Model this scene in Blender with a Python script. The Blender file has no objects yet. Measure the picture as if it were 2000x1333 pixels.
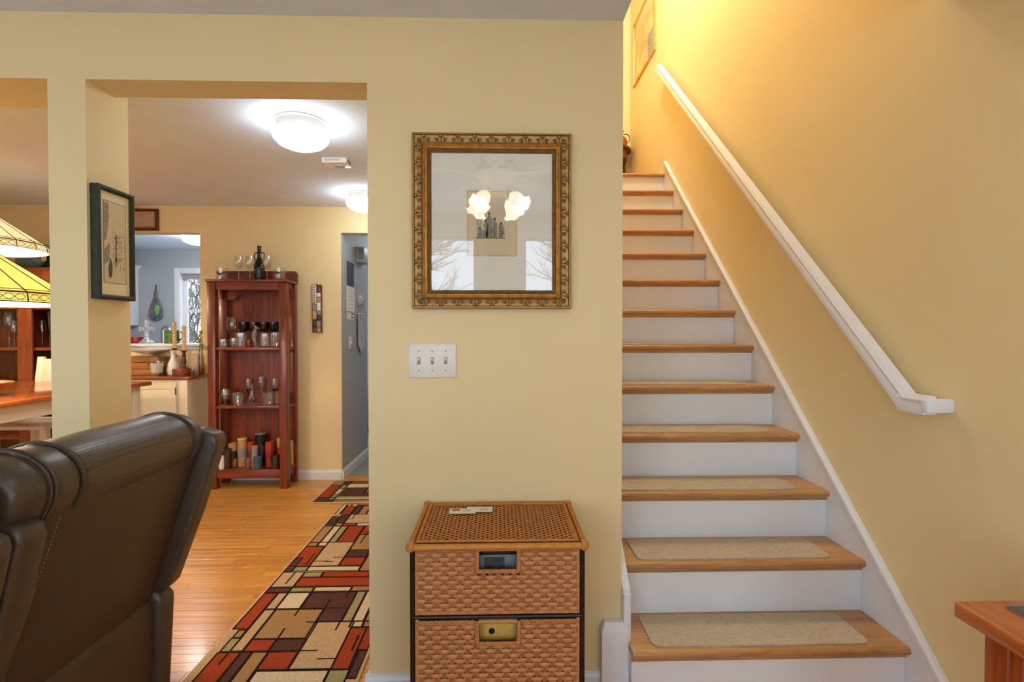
import bpy, bmesh, math, random
from mathutils import Vector, Matrix
random.seed(7)
PI = math.pi
SC = bpy.context.scene
COL = SC.collection

# ------------------------------------------------------------------ camera
cam_d = bpy.data.cameras.new('camera'); cam_d.sensor_width = 36.0
cam_d.lens = 1026.0 / 2000.0 * 36.0; cam_d.clip_start = 0.02; cam_d.clip_end = 200
cam = bpy.data.objects.new('camera', cam_d); COL.objects.link(cam)
cam.location = (0, 0, 1.31)
cam.rotation_euler = (math.radians(90 - 0.95), 0, math.radians(-1.56))
SC.camera = cam

# ------------------------------------------------------------------ world, daylight, exposure
SC.view_settings.view_transform = 'Standard'
SC.view_settings.look = 'None'
SC.view_settings.gamma = 1.0
SC.view_settings.use_curve_mapping = False
SC.view_settings.exposure = 0.35
SC.cycles.max_bounces = 7
SC.cycles.diffuse_bounces = 4
SC.cycles.glossy_bounces = 4
SC.cycles.transparent_max_bounces = 28
SC.cycles.sample_clamp_indirect = 6.0
SC.cycles.use_light_tree = False
SC.cycles.use_adaptive_sampling = True
SC.cycles.adaptive_threshold = 0.035
SC.cycles.caustics_reflective = False
SC.cycles.caustics_refractive = False
world = bpy.data.worlds.new('overcast_sky'); SC.world = world
world.use_nodes = True
wn = world.node_tree.nodes; wl = world.node_tree.links
bg = wn['Background']; bg.inputs['Color'].default_value = (0.66, 0.83, 1.0, 1); bg.inputs['Strength'].default_value = 5.1

WIN = [(-1.55, -0.185), (0.225, 1.28), (-3.9, -2.3)]       # living room windows, x ranges, back wall; the last is added for light
WZ0, WZ1 = 0.55, 2.23
BACK = -1.2
def area_portal(name, loc, rot, sx, sy):
    d = bpy.data.lights.new(name, 'AREA'); d.shape = 'RECTANGLE'; d.size = sx; d.size_y = sy
    d.cycles.is_portal = True
    o = bpy.data.objects.new(name, d); COL.objects.link(o); o.location = loc; o.rotation_euler = rot
for a, b in WIN:
    area_portal('window_daylight', ((a + b) / 2, BACK - 0.10, (WZ0 + WZ1) / 2), (PI / 2, 0, PI), b - a, WZ1 - WZ0)
area_portal('window_daylight', (-3.7, 7.30, 1.60), (PI / 2, 0, 0), 1.14, 1.0)

def lamp_light(name, loc, power, color, radius=0.05):
    d = bpy.data.lights.new(name, 'POINT'); d.energy = power; d.color = color; d.shadow_soft_size = radius
    o = bpy.data.objects.new(name, d); COL.objects.link(o); o.location = loc
    return o
# lamp of the upstairs landing (round the corner, above the stairs)
lamp_light('landing_lamp_light', (0.40, 5.22, 3.80), 9, (1.0, 0.76, 0.15), 0.07)
lamp_light('stairwell_lamp_light', (0.92, 3.60, 4.92), 92, (1.0, 0.96, 0.88), 0.16)

# ------------------------------------------------------------------ materials
def s2l(c):
    c = c / 255.0
    return c / 12.92 if c <= 0.04045 else ((c + 0.055) / 1.055) ** 2.4
def rgb(r, g, b): return (s2l(r), s2l(g), s2l(b), 1.0)
MATS = {}
def newmat(name):
    m = bpy.data.materials.new(name); m.use_nodes = True
    nt = m.node_tree; p = nt.nodes['Principled BSDF']
    MATS[name] = m
    return m, nt, p
def coords(nt, scale=(1, 1, 1), kind='Object'):
    tc = nt.nodes.new('ShaderNodeTexCoord'); mp = nt.nodes.new('ShaderNodeMapping')
    mp.inputs['Scale'].default_value = scale
    nt.links.new(tc.outputs[kind], mp.inputs['Vector'])
    return mp.outputs['Vector']
def noise(nt, vec, scale, detail=3, rough=0.5, dist=0.0):
    n = nt.nodes.new('ShaderNodeTexNoise'); n.inputs['Scale'].default_value = scale
    n.inputs['Detail'].default_value = detail; n.inputs['Roughness'].default_value = rough
    n.inputs['Distortion'].default_value = dist
    nt.links.new(vec, n.inputs['Vector'])
    return n.outputs['Fac']
def ramp(nt, fac, stops):
    r = nt.nodes.new('ShaderNodeValToRGB')
    while len(r.color_ramp.elements) < len(stops): r.color_ramp.elements.new(0.5)
    for e, (p, c) in zip(r.color_ramp.elements, stops): e.position = p; e.color = c
    nt.links.new(fac, r.inputs['Fac'])
    return r.outputs['Color']
def bump(nt, p, fac, strength, dist):
    b = nt.nodes.new('ShaderNodeBump'); b.inputs['Strength'].default_value = strength; b.inputs['Distance'].default_value = dist
    nt.links.new(fac, b.inputs['Height']); nt.links.new(b.outputs['Normal'], p.inputs['Normal'])
def plain(name, c, rough=0.5, metal=0.0, var=0.06, nscale=14, bstr=0.0, bscale=80, bdist=0.002, spec=0.5, coat=0.0, scale=(1, 1, 1)):
    m, nt, p = newmat(name)
    v = coords(nt, scale)
    k = 1 - var
    fac = noise(nt, v, nscale, 2)
    nt.links.new(ramp(nt, fac, [(0.3, (c[0] * k, c[1] * k, c[2] * k, 1)), (0.7, (min(1, c[0] * (2 - k)), min(1, c[1] * (2 - k)), min(1, c[2] * (2 - k)), 1))]), p.inputs['Base Color'])
    p.inputs['Roughness'].default_value = rough; p.inputs['Metallic'].default_value = metal
    p.inputs['Specular IOR Level'].default_value = spec
    p.inputs['Coat Weight'].default_value = coat
    if bstr: bump(nt, p, noise(nt, v, bscale, 1), bstr, bdist)
    return m
def wood(name, dark, light, rough=0.35, axis='x', scale=1.0, coat=0.0, rnd=0.0, contrast=(0.3, 0.72)):
    m, nt, p = newmat(name)
    st = {'x': (1.2, 14, 14), 'y': (14, 1.2, 14), 'z': (14, 14, 1.2)}[axis]
    v = coords(nt, tuple(a * scale for a in st))
    if rnd:
        oi = nt.nodes.new('ShaderNodeObjectInfo')
        ad = nt.nodes.new('ShaderNodeVectorMath'); ad.operation = 'MULTIPLY_ADD'
        cb = nt.nodes.new('ShaderNodeCombineXYZ')
        for i in range(3): nt.links.new(oi.outputs['Random'], cb.inputs[i])
        ad.inputs[1].default_value = (37, 53, 71)
        nt.links.new(cb.outputs[0], ad.inputs[0]); nt.links.new(v, ad.inputs[2]); v = ad.outputs[0]
    n1 = noise(nt, v, 1.3, 4, 0.62, 1.6)
    n2 = noise(nt, v, 7.0, 1, 0.5)
    mx = nt.nodes.new('ShaderNodeMath'); mx.operation = 'MULTIPLY_ADD'; mx.inputs[1].default_value = 0.35
    nt.links.new(n2, mx.inputs[0]); nt.links.new(n1, mx.inputs[2])
    sb = nt.nodes.new('ShaderNodeMath'); sb.operation = 'SUBTRACT'; sb.inputs[1].default_value = 0.17
    nt.links.new(mx.outputs[0], sb.inputs[0])
    colr = ramp(nt, sb.outputs[0], [(contrast[0], dark), (contrast[1], light)])
    if rnd:
        hs = nt.nodes.new('ShaderNodeHueSaturation')
        mr = nt.nodes.new('ShaderNodeMapRange'); mr.inputs['To Min'].default_value = 1 - rnd; mr.inputs['To Max'].default_value = 1 + rnd * 0.6
        nt.links.new(oi.outputs['Random'], mr.inputs['Value']); nt.links.new(mr.outputs[0], hs.inputs['Value'])
        nt.links.new(colr, hs.inputs['Color']); colr = hs.outputs['Color']
    nt.links.new(colr, p.inputs['Base Color'])
    p.inputs['Roughness'].default_value = rough; p.inputs['Coat Weight'].default_value = coat; p.inputs['Coat Roughness'].default_value = 0.12
    bump(nt, p, n2, 0.06, 0.001)
    return m
def emis(name, c, strength):
    m, nt, p = newmat(name)
    p.inputs['Base Color'].default_value = c
    p.inputs['Emission Color'].default_value = c; p.inputs['Emission Strength'].default_value = strength
    p.inputs['Roughness'].default_value = 0.3
    return m
def thin_glass(name, tint=(1, 1, 1, 1), refl=None, ior=1.5, rough=0.01, cut=False, haze=0.0):
    m = bpy.data.materials.new(name); m.use_nodes = True; MATS[name] = m
    nt = m.node_tree; nt.nodes.clear()
    out = nt.nodes.new('ShaderNodeOutputMaterial'); mx = nt.nodes.new('ShaderNodeMixShader')
    tr = nt.nodes.new('ShaderNodeBsdfTransparent'); tr.inputs['Color'].default_value = tint
    gl = nt.nodes.new('ShaderNodeBsdfGlossy'); gl.inputs['Roughness'].default_value = rough
    fr = nt.nodes.new('ShaderNodeLayerWeight'); fr.inputs['Blend'].default_value = 0.5
    pw_ = nt.nodes.new('ShaderNodeMath'); pw_.operation = 'POWER'; pw_.inputs[1].default_value = 4.0
    nt.links.new(fr.outputs['Facing'], pw_.inputs[0])
    ad = nt.nodes.new('ShaderNodeMath'); ad.operation = 'MULTIPLY_ADD'; ad.use_clamp = True; ad.inputs[1].default_value = 0.45; ad.inputs[2].default_value = 0.035 + (refl or 0)
    nt.links.new(pw_.outputs[0], ad.inputs[0]); nt.links.new(ad.outputs[0], mx.inputs[0])
    if cut:
        v = coords(nt, (1, 1, 1)); vo = nt.nodes.new('ShaderNodeTexVoronoi'); vo.inputs['Scale'].default_value = 75
        nt.links.new(v, vo.inputs['Vector'])
        b = nt.nodes.new('ShaderNodeBump'); b.inputs['Strength'].default_value = 1.0; b.inputs['Distance'].default_value = 0.006
        nt.links.new(vo.outputs['Distance'], b.inputs['Height'])
        nt.links.new(b.outputs[0], gl.inputs['Normal']); nt.links.new(b.outputs[0], fr.inputs['Normal'])
    base = tr.outputs[0]
    if haze:
        df = nt.nodes.new('ShaderNodeBsdfTranslucent'); df.inputs['Color'].default_value = (0.95, 0.95, 0.95, 1)
        m2 = nt.nodes.new('ShaderNodeMixShader'); m2.inputs[0].default_value = haze
        nt.links.new(tr.outputs[0], m2.inputs[1]); nt.links.new(df.outputs[0], m2.inputs[2]); base = m2.outputs[0]
    nt.links.new(base, mx.inputs[1]); nt.links.new(gl.outputs[0], mx.inputs[2]); nt.links.new(mx.outputs[0], out.inputs['Surface'])
    return m

YEL = plain('yellow_wall_paint', rgb(240, 217, 164), 0.62, var=0.012, nscale=3, spec=0.35)
CEIL = plain('ceiling_paint', rgb(226, 234, 248), 0.9, var=0.02, nscale=5, bstr=0.25, bscale=60, bdist=0.002, spec=0.2)
GREYW = plain('grey_wall_paint', rgb(178, 180, 184), 0.6, var=0.012, nscale=3, spec=0.35)
WHITE = plain('white_trim_paint', rgb(236, 235, 236), 0.38, var=0.015, nscale=6)
CREAMP = plain('cream_furniture_paint', rgb(238, 226, 200), 0.4, var=0.02, nscale=6)
PLATE = plain('switch_plate_plastic', rgb(240, 233, 220), 0.3, var=0.01)
SLOT = plain('slot_shadow_plastic', rgb(150, 135, 108), 0.5, var=0.05)
OAK = wood('stair_oak', rgb(166, 116, 68), rgb(206, 154, 98), 0.34, 'x', 1.6, rnd=0.06)
FLOORW = wood('floor_oak_plank', rgb(190, 122, 46), rgb(226, 162, 78), 0.30, 'x', 1.0, coat=0.12, rnd=0.14)
SUBF = plain('plank_joint', rgb(96, 62, 30), 0.8)
FLOORB = wood('floor_oak_far', rgb(190, 122, 46), rgb(226, 162, 78), 0.26, 'x', 1.0, coat=0.2)
VINYL = plain('hall_vinyl', rgb(150, 150, 142), 0.35, var=0.12, nscale=9)
CHERRY = wood('cherry_bookcase', rgb(92, 34, 18), rgb(142, 62, 36), 0.34, 'z', 1.0, coat=0.15)
CHERRYX = wood('cherry_bookcase_rail', rgb(96, 35, 18), rgb(146, 64, 37), 0.34, 'x', 1.0, coat=0.15)
HUTCHW = wood('hutch_wood', rgb(100, 44, 16), rgb(148, 74, 32), 0.35, 'z', 0.9, coat=0.15)
TABLEW = wood('dining_table_top', rgb(142, 68, 22), rgb(186, 104, 42), 0.16, 'y', 0.7, coat=0.5)
COUNTW = wood('ledge_top_wood', rgb(116, 56, 24), rgb(164, 88, 40), 0.25, 'x', 0.9, coat=0.3)
SIDEW = wood('side_table_wood', rgb(150, 68, 22), rgb(196, 108, 44), 0.25, 'y', 0.8, coat=0.35)
SIDEWZ = wood('side_table_post_wood', rgb(132, 54, 18), rgb(172, 84, 34), 0.28, 'z', 0.8, coat=0.3)
CEDAR = wood('keepsake_box_wood', rgb(136, 80, 34), rgb(186, 124, 62), 0.4, 'x', 1.2)
DARKW = wood('dark_turned_wood', rgb(74, 34, 18), rgb(112, 56, 30), 0.3, 'z', 2.0)
LANDW = wood('landing_table_wood', rgb(100, 48, 22), rgb(146, 80, 40), 0.3, 'z', 2.0)
BLACKM = plain('dark_bronze_metal', rgb(52, 40, 32), 0.38, 0.7, var=0.1)
CHROME = plain('brushed_nickel', rgb(205, 198, 188), 0.25, 1.0, var=0.03)
RATTAN = plain('rattan_strand', rgb(194, 132, 78), 0.5, var=0.16, nscale=60, scale=(1, 1, 3))
RATTAN2 = plain('rattan_stake', rgb(164, 100, 52), 0.55, var=0.14, nscale=60)
RATTAN3 = plain('rattan_top_cane', rgb(198, 128, 52), 0.48, var=0.16, nscale=60)
DARKIN = plain('basket_inside', rgb(70, 42, 24), 0.8, var=0.1)
LEATH = plain('brown_leather', rgb(74, 60, 48), 0.36, var=0.10, nscale=9, bstr=0.22, bscale=240, bdist=0.0012, spec=0.55)
LEATHB = plain('brown_leather_back', rgb(76, 58, 42), 0.46, var=0.10, nscale=7, bstr=0.15, bscale=300, bdist=0.001, spec=0.4)
STITCH = plain('stitch_thread', rgb(128, 104, 82), 0.7)
CARPET = plain('stair_mat_carpet', rgb(192, 176, 152), 0.95, var=0.09, nscale=70, bstr=0.6, bscale=150, bdist=0.003, spec=0.1)
GOLD = plain('gold_leaf_frame', rgb(214, 158, 78), 0.34, 0.5, var=0.22, nscale=40)
GOLD2 = plain('antique_gold_ornament', rgb(168, 130, 78), 0.45, 0.6, var=0.2, nscale=60)
GOLDD = plain('antique_gold_recess', rgb(120, 88, 48), 0.5, 0.5, var=0.2, nscale=50)
MATB = plain('mat_board', rgb(244, 236, 218), 0.8, var=0.01)
PAPER = plain('etching_paper', rgb(224, 204, 166), 0.85, var=0.03, nscale=8)
INK = plain('print_ink', rgb(92, 88, 82), 0.85, var=0.3, nscale=180)
INK2 = plain('print_ink_light', rgb(150, 142, 126), 0.85, var=0.25, nscale=120)
GREENF = plain('dark_green_frame', rgb(54, 58, 42), 0.6, var=0.15, nscale=40, spec=0.25)
MAT2 = plain('cream_mat_board', rgb(238, 222, 178), 0.8, var=0.01)
PAPER2 = plain('cream_print_paper', rgb(214, 198, 156), 0.85, var=0.03)
DARKFR = wood('walnut_frame', rgb(62, 30, 14), rgb(104, 56, 26), 0.35, 'x', 2.0)
PGLASS = thin_glass('picture_glass', refl=0.02)
WGLASS = thin_glass('window_glass', refl=0.0)
GLASS = thin_glass('clear_glass', tint=(0.98, 0.98, 0.98, 1), refl=0.06, haze=0.03)
CUTG = thin_glass('cut_crystal', tint=(0.97, 0.97, 0.98, 1), refl=0.13, haze=0.02)
CRYS = thin_glass('solid_crystal', tint=(0.97, 0.97, 0.98, 1), refl=0.16, cut=True, haze=0.30)
COBALT = thin_glass('cobalt_glass', tint=(0.14, 0.14, 0.42, 1), refl=0.05)
RUBY = thin_glass('ruby_glass', tint=(0.5, 0.1, 0.1, 1), refl=0.05)
AMBER = thin_glass('amber_glass', tint=(0.95, 0.6, 0.16, 1), refl=0.05)
PURPLE = thin_glass('violet_glass', tint=(0.5, 0.42, 0.6, 1), refl=0.05)
GREENG = thin_glass('green_glass', tint=(0.04, 0.22, 0.06, 1), refl=0.05)
OLIVEG = thin_glass('olive_glass', tint=(0.72, 0.68, 0.42, 1), refl=0.05)
BLACKG = plain('black_glaze', rgb(18, 16, 16), 0.1, var=0.1)
GLOBE = emis('lit_opal_globe', (0.82, 0.93, 1.0, 1), 16.5)
KGLOBE = emis('lit_kitchen_drum', (0.97, 0.98, 1.0, 1), 60.0)
TULIP = emis('lit_tulip_glass', (1.0, 0.92, 0.80, 1), 5.5)
FANW = plain('white_fan_enamel', rgb(238, 236, 230), 0.35, var=0.01)
WAX = plain('beeswax_candle', rgb(236, 206, 150), 0.5, var=0.05)
WAXW = plain('white_wax', rgb(244, 236, 220), 0.5, var=0.02)
PINKW = plain('pink_mottled_wax', rgb(204, 170, 160), 0.6, var=0.25, nscale=60)
PORC = plain('white_porcelain', rgb(240, 234, 224), 0.2, var=0.02)
REDC = plain('red_glaze', rgb(150, 24, 40), 0.3, var=0.1)
GREENC = plain('green_leaf_glaze', rgb(84, 116, 46), 0.3, var=0.5, nscale=50)
TEAL = plain('teal_glaze', rgb(104, 132, 134), 0.3, var=0.2)
TANC = plain('tan_stoneware', rgb(196, 150, 92), 0.4, var=0.1)
BROWNC = plain('dark_brown_stoneware', rgb(60, 44, 34), 0.3, var=0.2, nscale=40)
NAVY = plain('navy_enamel', rgb(24, 26, 40), 0.2, var=0.2)
RUST = plain('rust_red_glass', rgb(176, 60, 34), 0.25, var=0.2, nscale=40)
BLUEC = plain('blue_mottled_glaze', rgb(70, 84, 106), 0.3, var=0.4, nscale=70)
GREYP = plain('grey_plastic', rgb(186, 186, 186), 0.45, var=0.03)
GREYP2 = plain('mid_grey_plastic', rgb(140, 141, 143), 0.5, var=0.05)
DGREY = plain('charcoal_print', rgb(66, 66, 68), 0.7, var=0.4, nscale=40)
CLOTH = plain('banner_linen', rgb(196, 196, 194), 0.9, var=0.05, nscale=30)
BLACKP = plain('black_plastic', rgb(24, 26, 34), 0.3, var=0.1)
YELLOWP = plain('yellow_card_box', rgb(232, 176, 74), 0.5, var=0.05)
GREYBOX = plain('grey_box_print', rgb(120, 122, 128), 0.5, var=0.2, nscale=30)
CARDW = plain('card_paper', rgb(240, 234, 220), 0.7, var=0.01)
ORANGE = plain('orange_print', rgb(216, 96, 44), 0.7, var=0.05)
COPPER = plain('copper_metal', rgb(190, 112, 62), 0.3, 0.8, var=0.2, nscale=30)
RELIEF = plain('pale_bronze_relief', rgb(204, 166, 140), 0.35, 0.3, var=0.15, nscale=60)
BARK = plain('tree_bark', rgb(118, 104, 92), 0.9, var=0.3, nscale=10)
BOUNCEG = plain('bounce_ground', rgb(206, 206, 206), 0.9, var=0.2, nscale=2)  # ground tone lightened so daylight bounces up to the ceiling
CAME = plain('lead_came', rgb(60, 44, 22), 0.5, 0.4, var=0.1)
BRONZE = plain('bronze_lamp_metal', rgb(92, 74, 54), 0.4, 0.8, var=0.1)

# rug colours
RC = {'R': rgb(158, 64, 36), 'B': rgb(88, 56, 48), 'T': rgb(168, 128, 84), 'L': rgb(196, 162, 122), 'C': rgb(218, 196, 160), 'G': rgb(160, 150, 106), 'K': rgb(42, 28, 24), 'E': rgb(206, 170, 122)}
RM = {k: plain('rug_pile_' + n, RC[k], 0.95, var=0.14, nscale=140, bstr=0.7, bscale=260, bdist=0.003, spec=0.08)
      for k, n in zip('RBTLCGKE', ('rust', 'plum', 'tan', 'sand', 'cream', 'sage', 'black_line', 'binding'))}

# ------------------------------------------------------------------ mesh helpers
class MB:
    def __init__(s): s.v = []; s.f = []; s.mi = []; s.cur = 0
    def add(s, vs, fs):
        n = len(s.v); s.v += [tuple(p) for p in vs]
        for q in fs: s.f.append(tuple(i + n for i in q)); s.mi.append(s.cur)
        return s
    def box(s, x0, x1, y0, y1, z0, z1):
        if x0 > x1: x0, x1 = x1, x0
        if y0 > y1: y0, y1 = y1, y0
        if z0 > z1: z0, z1 = z1, z0
        return s.add([(x0, y0, z0), (x1, y0, z0), (x1, y1, z0), (x0, y1, z0), (x0, y0, z1), (x1, y0, z1), (x1, y1, z1), (x0, y1, z1)],
                     [(3, 2, 1, 0), (4, 5, 6, 7), (0, 1, 5, 4), (1, 2, 6, 5), (2, 3, 7, 6), (3, 0, 4, 7)])
    def quad(s, a, b, c, d): return s.add([a, b, c, d], [(0, 1, 2, 3)])
    def prism(s, poly, axis, a0, a1):
        P = {'x': lambda p, a: (a, p[0], p[1]), 'y': lambda p, a: (p[0], a, p[1]), 'z': lambda p, a: (p[0], p[1], a)}[axis]
        n = len(poly); vs = [P(p, a0) for p in poly] + [P(p, a1) for p in poly]
        fs = [tuple(range(n - 1, -1, -1)), tuple(range(n, 2 * n))] + [(i, (i + 1) % n, n + (i + 1) % n, n + i) for i in range(n)]
        return s.add(vs, fs)
    def lathe(s, prof, c=(0, 0, 0), n=20, axis='z', close=False):
        vs = []; rings = []
        for r, z in prof:
            if r < 1e-6:
                rings.append([len(vs)]); vs.append((0, 0, z))
            else:
                rings.append(list(range(len(vs), len(vs) + n)))
                vs += [(r * math.cos(2 * PI * i / n), r * math.sin(2 * PI * i / n), z) for i in range(n)]
        fs = []
        for a, b in zip(rings, rings[1:]):
            for i in range(n):
                j = (i + 1) % n
                if len(a) == 1 and len(b) == 1: continue
                if len(a) == 1: fs.append((a[0], b[j], b[i]))
                elif len(b) == 1: fs.append((a[i], a[j], b[0]))
                else: fs.append((a[i], a[j], b[j], b[i]))
        M = {'z': lambda p: p, 'y': lambda p: (p[0], p[2], p[1]), 'x': lambda p: (p[2], p[0], p[1])}[axis]
        vs = [tuple(q + d for q, d in zip(M(p), c)) for p in vs]
        return s.add(vs, fs)
    def tube(s, path, r, n=8, caps=True, closed=False, flat=1.0):
        pts = [Vector(p) for p in path]; m = len(pts); rings = []; vs = []
        up = Vector((0, 0, 1)); prev = None
        for i, p in enumerate(pts):
            if closed: t = pts[(i + 1) % m] - pts[i - 1]
            else: t = pts[min(i + 1, m - 1)] - pts[max(i - 1, 0)]
            t.normalize()
            ref = prev if prev is not None else (up if abs(t.z) < 0.9 else Vector((1, 0, 0)))
            u = ref - t * ref.dot(t)
            if u.length < 1e-5: u = Vector((1, 0, 0)) - t * t.x
            u.normalize(); prev = u; w = t.cross(u)
            rr = r[i] if isinstance(r, (list, tuple)) else r
            rings.append(list(range(len(vs), len(vs) + n)))
            vs += [p + u * rr * math.cos(2 * PI * k / n) + w * rr * flat * math.sin(2 * PI * k / n) for k in range(n)]
        fs = []
        for a in range(m if closed else m - 1):
            A = rings[a]; B = rings[(a + 1) % m]
            for k in range(n): fs.append((A[k], A[(k + 1) % n], B[(k + 1) % n], B[k]))
        if caps and not closed: fs.append(tuple(reversed(rings[0]))); fs.append(tuple(rings[-1]))
        return s.add(vs, fs)
    def ell(s, c, r, n=14, m=9):
        prof = [(math.sin(PI * i / m), -math.cos(PI * i / m)) for i in range(m + 1)]
        prof[0] = (0, -1); prof[-1] = (0, 1)
        k = len(s.v); s.lathe(prof, (0, 0, 0), n)
        for i in range(k, len(s.v)): x, y, z = s.v[i]; s.v[i] = (c[0] + x * r[0], c[1] + y * r[1], c[2] + z * r[2])
        return s
    def xf(s, M, k=0):
        for i in range(k, len(s.v)): s.v[i] = tuple(M @ Vector(s.v[i]))
        return s
    def mesh(s, name, off=(0, 0, 0)):
        me = bpy.data.meshes.new(name)
        me.from_pydata([(a - off[0], b - off[1], c - off[2]) for a, b, c in s.v], [], s.f)
        return me
    def build(s, name, mat, parent=None, smooth=False, bevel=0.0, seg=2, sub=0, origin=None, angle=38, solid=0.0):
        off = (0, 0, 0)
        if parent is not None:
            r = parent
            while r.parent is not None: r = r.parent
            off = tuple(r.location)
        elif origin is not None: off = origin
        me = s.mesh(name, off)
        ms = mat if isinstance(mat, (list, tuple)) else [mat]
        for m in ms: me.materials.append(m)
        if len(ms) > 1: me.polygons.foreach_set('material_index', s.mi)
        b = bmesh.new(); b.from_mesh(me); bmesh.ops.recalc_face_normals(b, faces=b.faces); b.to_mesh(me); b.free()
        if smooth or sub:
            me.polygons.foreach_set('use_smooth', [True] * len(me.polygons)); me.set_sharp_from_angle(angle=math.radians(angle) if not sub else PI)
        o = bpy.data.objects.new(name, me); COL.objects.link(o)
        if parent is not None: o.parent = parent
        elif origin is not None: o.location = origin
        if solid:
            md = o.modifiers.new('thickness', 'SOLIDIFY'); md.thickness = solid; md.offset = 0
        if bevel:
            md = o.modifiers.new('bevel', 'BEVEL'); md.width = bevel; md.segments = seg; md.limit_method = 'ANGLE'; md.angle_limit = math.radians(30); md.harden_normals = False
            me.polygons.foreach_set('use_smooth', [True] * len(me.polygons)); me.set_sharp_from_angle(angle=math.radians(60)) if False else None
        if sub:
            md = o.modifiers.new('sub', 'SUBSURF'); md.levels = sub; md.render_levels = sub
        return o
def B(*a): return MB().box(*a)
def tag(o, label, cat=None, group=None):
    o['label'] = label
    if cat: o['category'] = cat
    if group: o['group'] = group
    return o
def struct(o, label=None):
    o['kind'] = 'structure'
    if label: o['label'] = label
    return o
def stuffp(o): o['kind'] = 'stuff'; return o
def thing(name, label, cat, loc=(0, 0, 0), group=None):
    o = bpy.data.objects.new(name, None); COL.objects.link(o); o.location = loc; o.empty_display_size = 0.05
    return tag(o, label, cat, group)
def inst(o, loc, name=None, rot=None, parent=None, scale=None):
    c = o.copy(); COL.objects.link(c); c.location = loc
    if rot: c.rotation_euler = rot
    if scale: c.scale = scale
    if parent is not None: c.parent = parent
    return c

# ------------------------------------------------------------------ setting
NF = 1.879; FW = 4.70; CZ = 2.42; UP = 2.685; UC = 5.1
SX0, SX1 = 0.448, 1.46          # stair well between left wall face and right wall
h = 0.2065; run = 0.2283; NOSE0 = 1.775
LX = -4.95

w = MB(); w.box(-0.46, SX0, NF, 2.02, 0, CZ); w.box(-1.432, -0.46, NF, 2.02, 2.19, CZ)
w.box(-1.561, -1.432, NF, 2.09, 0, CZ); w.box(LX, -1.561, NF, 2.12, 2.19, CZ)
struct(w.build('wall_front', YEL), 'pale yellow wall with two wide openings and a narrow pier')
w = MB(); w.box(0.33, SX0, 2.02, 4.62, 0, UC); w.box(0.33, SX0, 1.70, 2.02, CZ + 0.1, UC)
struct(w.build('wall_stair', YEL))
struct(B(SX1, 1.58, BACK - 0.12, 5.91, 0, UC).build('wall_right', YEL), 'tall yellow wall rising beside the stairs')
struct(B(-2.0, SX1, 5.79, 5.91, UP - 0.25, UC).build('wall_landing', YEL), 'yellow end wall of the upstairs landing')
struct(B(0.33, SX1, 1.58, 1.70, CZ + 0.1, UC).build('wall_bulkhead', YEL))
struct(B(-2.1, -2.0, 4.5, 5.91, UP - 0.25, UC).build('wall_upstairs', YEL))
struct(B(-2.0, 0.33, 4.5, 4.62, UP, UC).build('wall_upstairs_hall', YEL))
struct(B(-0.46, -0.34, 2.02, FW, 0, CZ).build('wall_hall_right', YEL))
struct(B(LX - 0.12, LX, BACK - 0.12, FW + 0.12, 0, CZ).build('wall_left', YEL))
# far wall with the pass-through and the doorway
PX0, PX1, PZ0, PZ1 = -3.40, -2.615, 1.19, 2.185
DX0, DX1, DZ = -1.387, -0.50, 2.19
w = MB(); w.box(LX, PX0, FW, FW + 0.12, 0, CZ); w.box(PX0, PX1, FW, FW + 0.12, 0, PZ0); w.box(PX0, PX1, FW, FW + 0.12, PZ1, CZ)
w.box(PX1, DX0, FW, FW + 0.12, 0, CZ); w.box(DX0, DX1, FW, FW + 0.12, DZ, CZ); w.box(DX1, 0.33, FW, FW + 0.12, 0, CZ)
struct(w.build('wall_back', YEL), 'far yellow dining room wall with pass-through and doorway')
# living room wall behind the camera with windows
w = MB(); xs = [LX]
for a, b in sorted(WIN): xs += [a, b]
xs.append(SX1)
for i in range(0, len(xs), 2): w.box(xs[i], xs[i + 1], BACK - 0.12, BACK, 0, CZ)
for a, b in WIN: w.box(a, b, BACK - 0.12, BACK, 0, WZ0); w.box(a, b, BACK - 0.12, BACK, WZ1, CZ)
struct(w.build('wall_window', YEL), 'living room wall with tall windows, behind the camera')
# kitchen and hall shells
w = MB(); w.box(-5.4, -5.3, FW + 0.12, 7.35, 0, CZ); w.box(-5.3, -4.27, 7.2, 7.35, 0, CZ); w.box(-3.13, -1.5, 7.2, 7.35, 0, CZ)
w.box(-4.27, -3.13, 7.2, 7.35, 0, 1.10); w.box(-4.27, -3.13, 7.2, 7.35, 2.10, CZ)
w.box(-5.3, LX, FW + 0.115, FW + 0.125, 0, CZ)
w.box(LX, PX0, FW + 0.12, FW + 0.13, 0, CZ); w.box(PX1, DX0 - .11, FW + 0.12, FW + 0.13, 0, CZ)
struct(w.build('wall_kitchen', GREYW), 'grey kitchen wall seen through the pass-through')
w = MB(); w.box(-1.50, DX0, FW + 0.12, 5.60, 0, CZ); w.box(DX0, DX0 + 0.004, FW + 0.003, 5.60, 0, DZ - 0.002); w.box(-1.50, DX0, 6.5, 9.0, 0, CZ); w.box(DX1, DX1 + 0.1, FW + 0.12, 9.0, 0, CZ); w.box(-1.5, DX1 + .1, 9.0, 9.1, 0, CZ)
w.box(-1.50, DX0, 5.60, 6.5, 2.1, CZ)
struct(w.build('wall_corridor', GREYW), 'grey corridor wall beyond the doorway')
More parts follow.
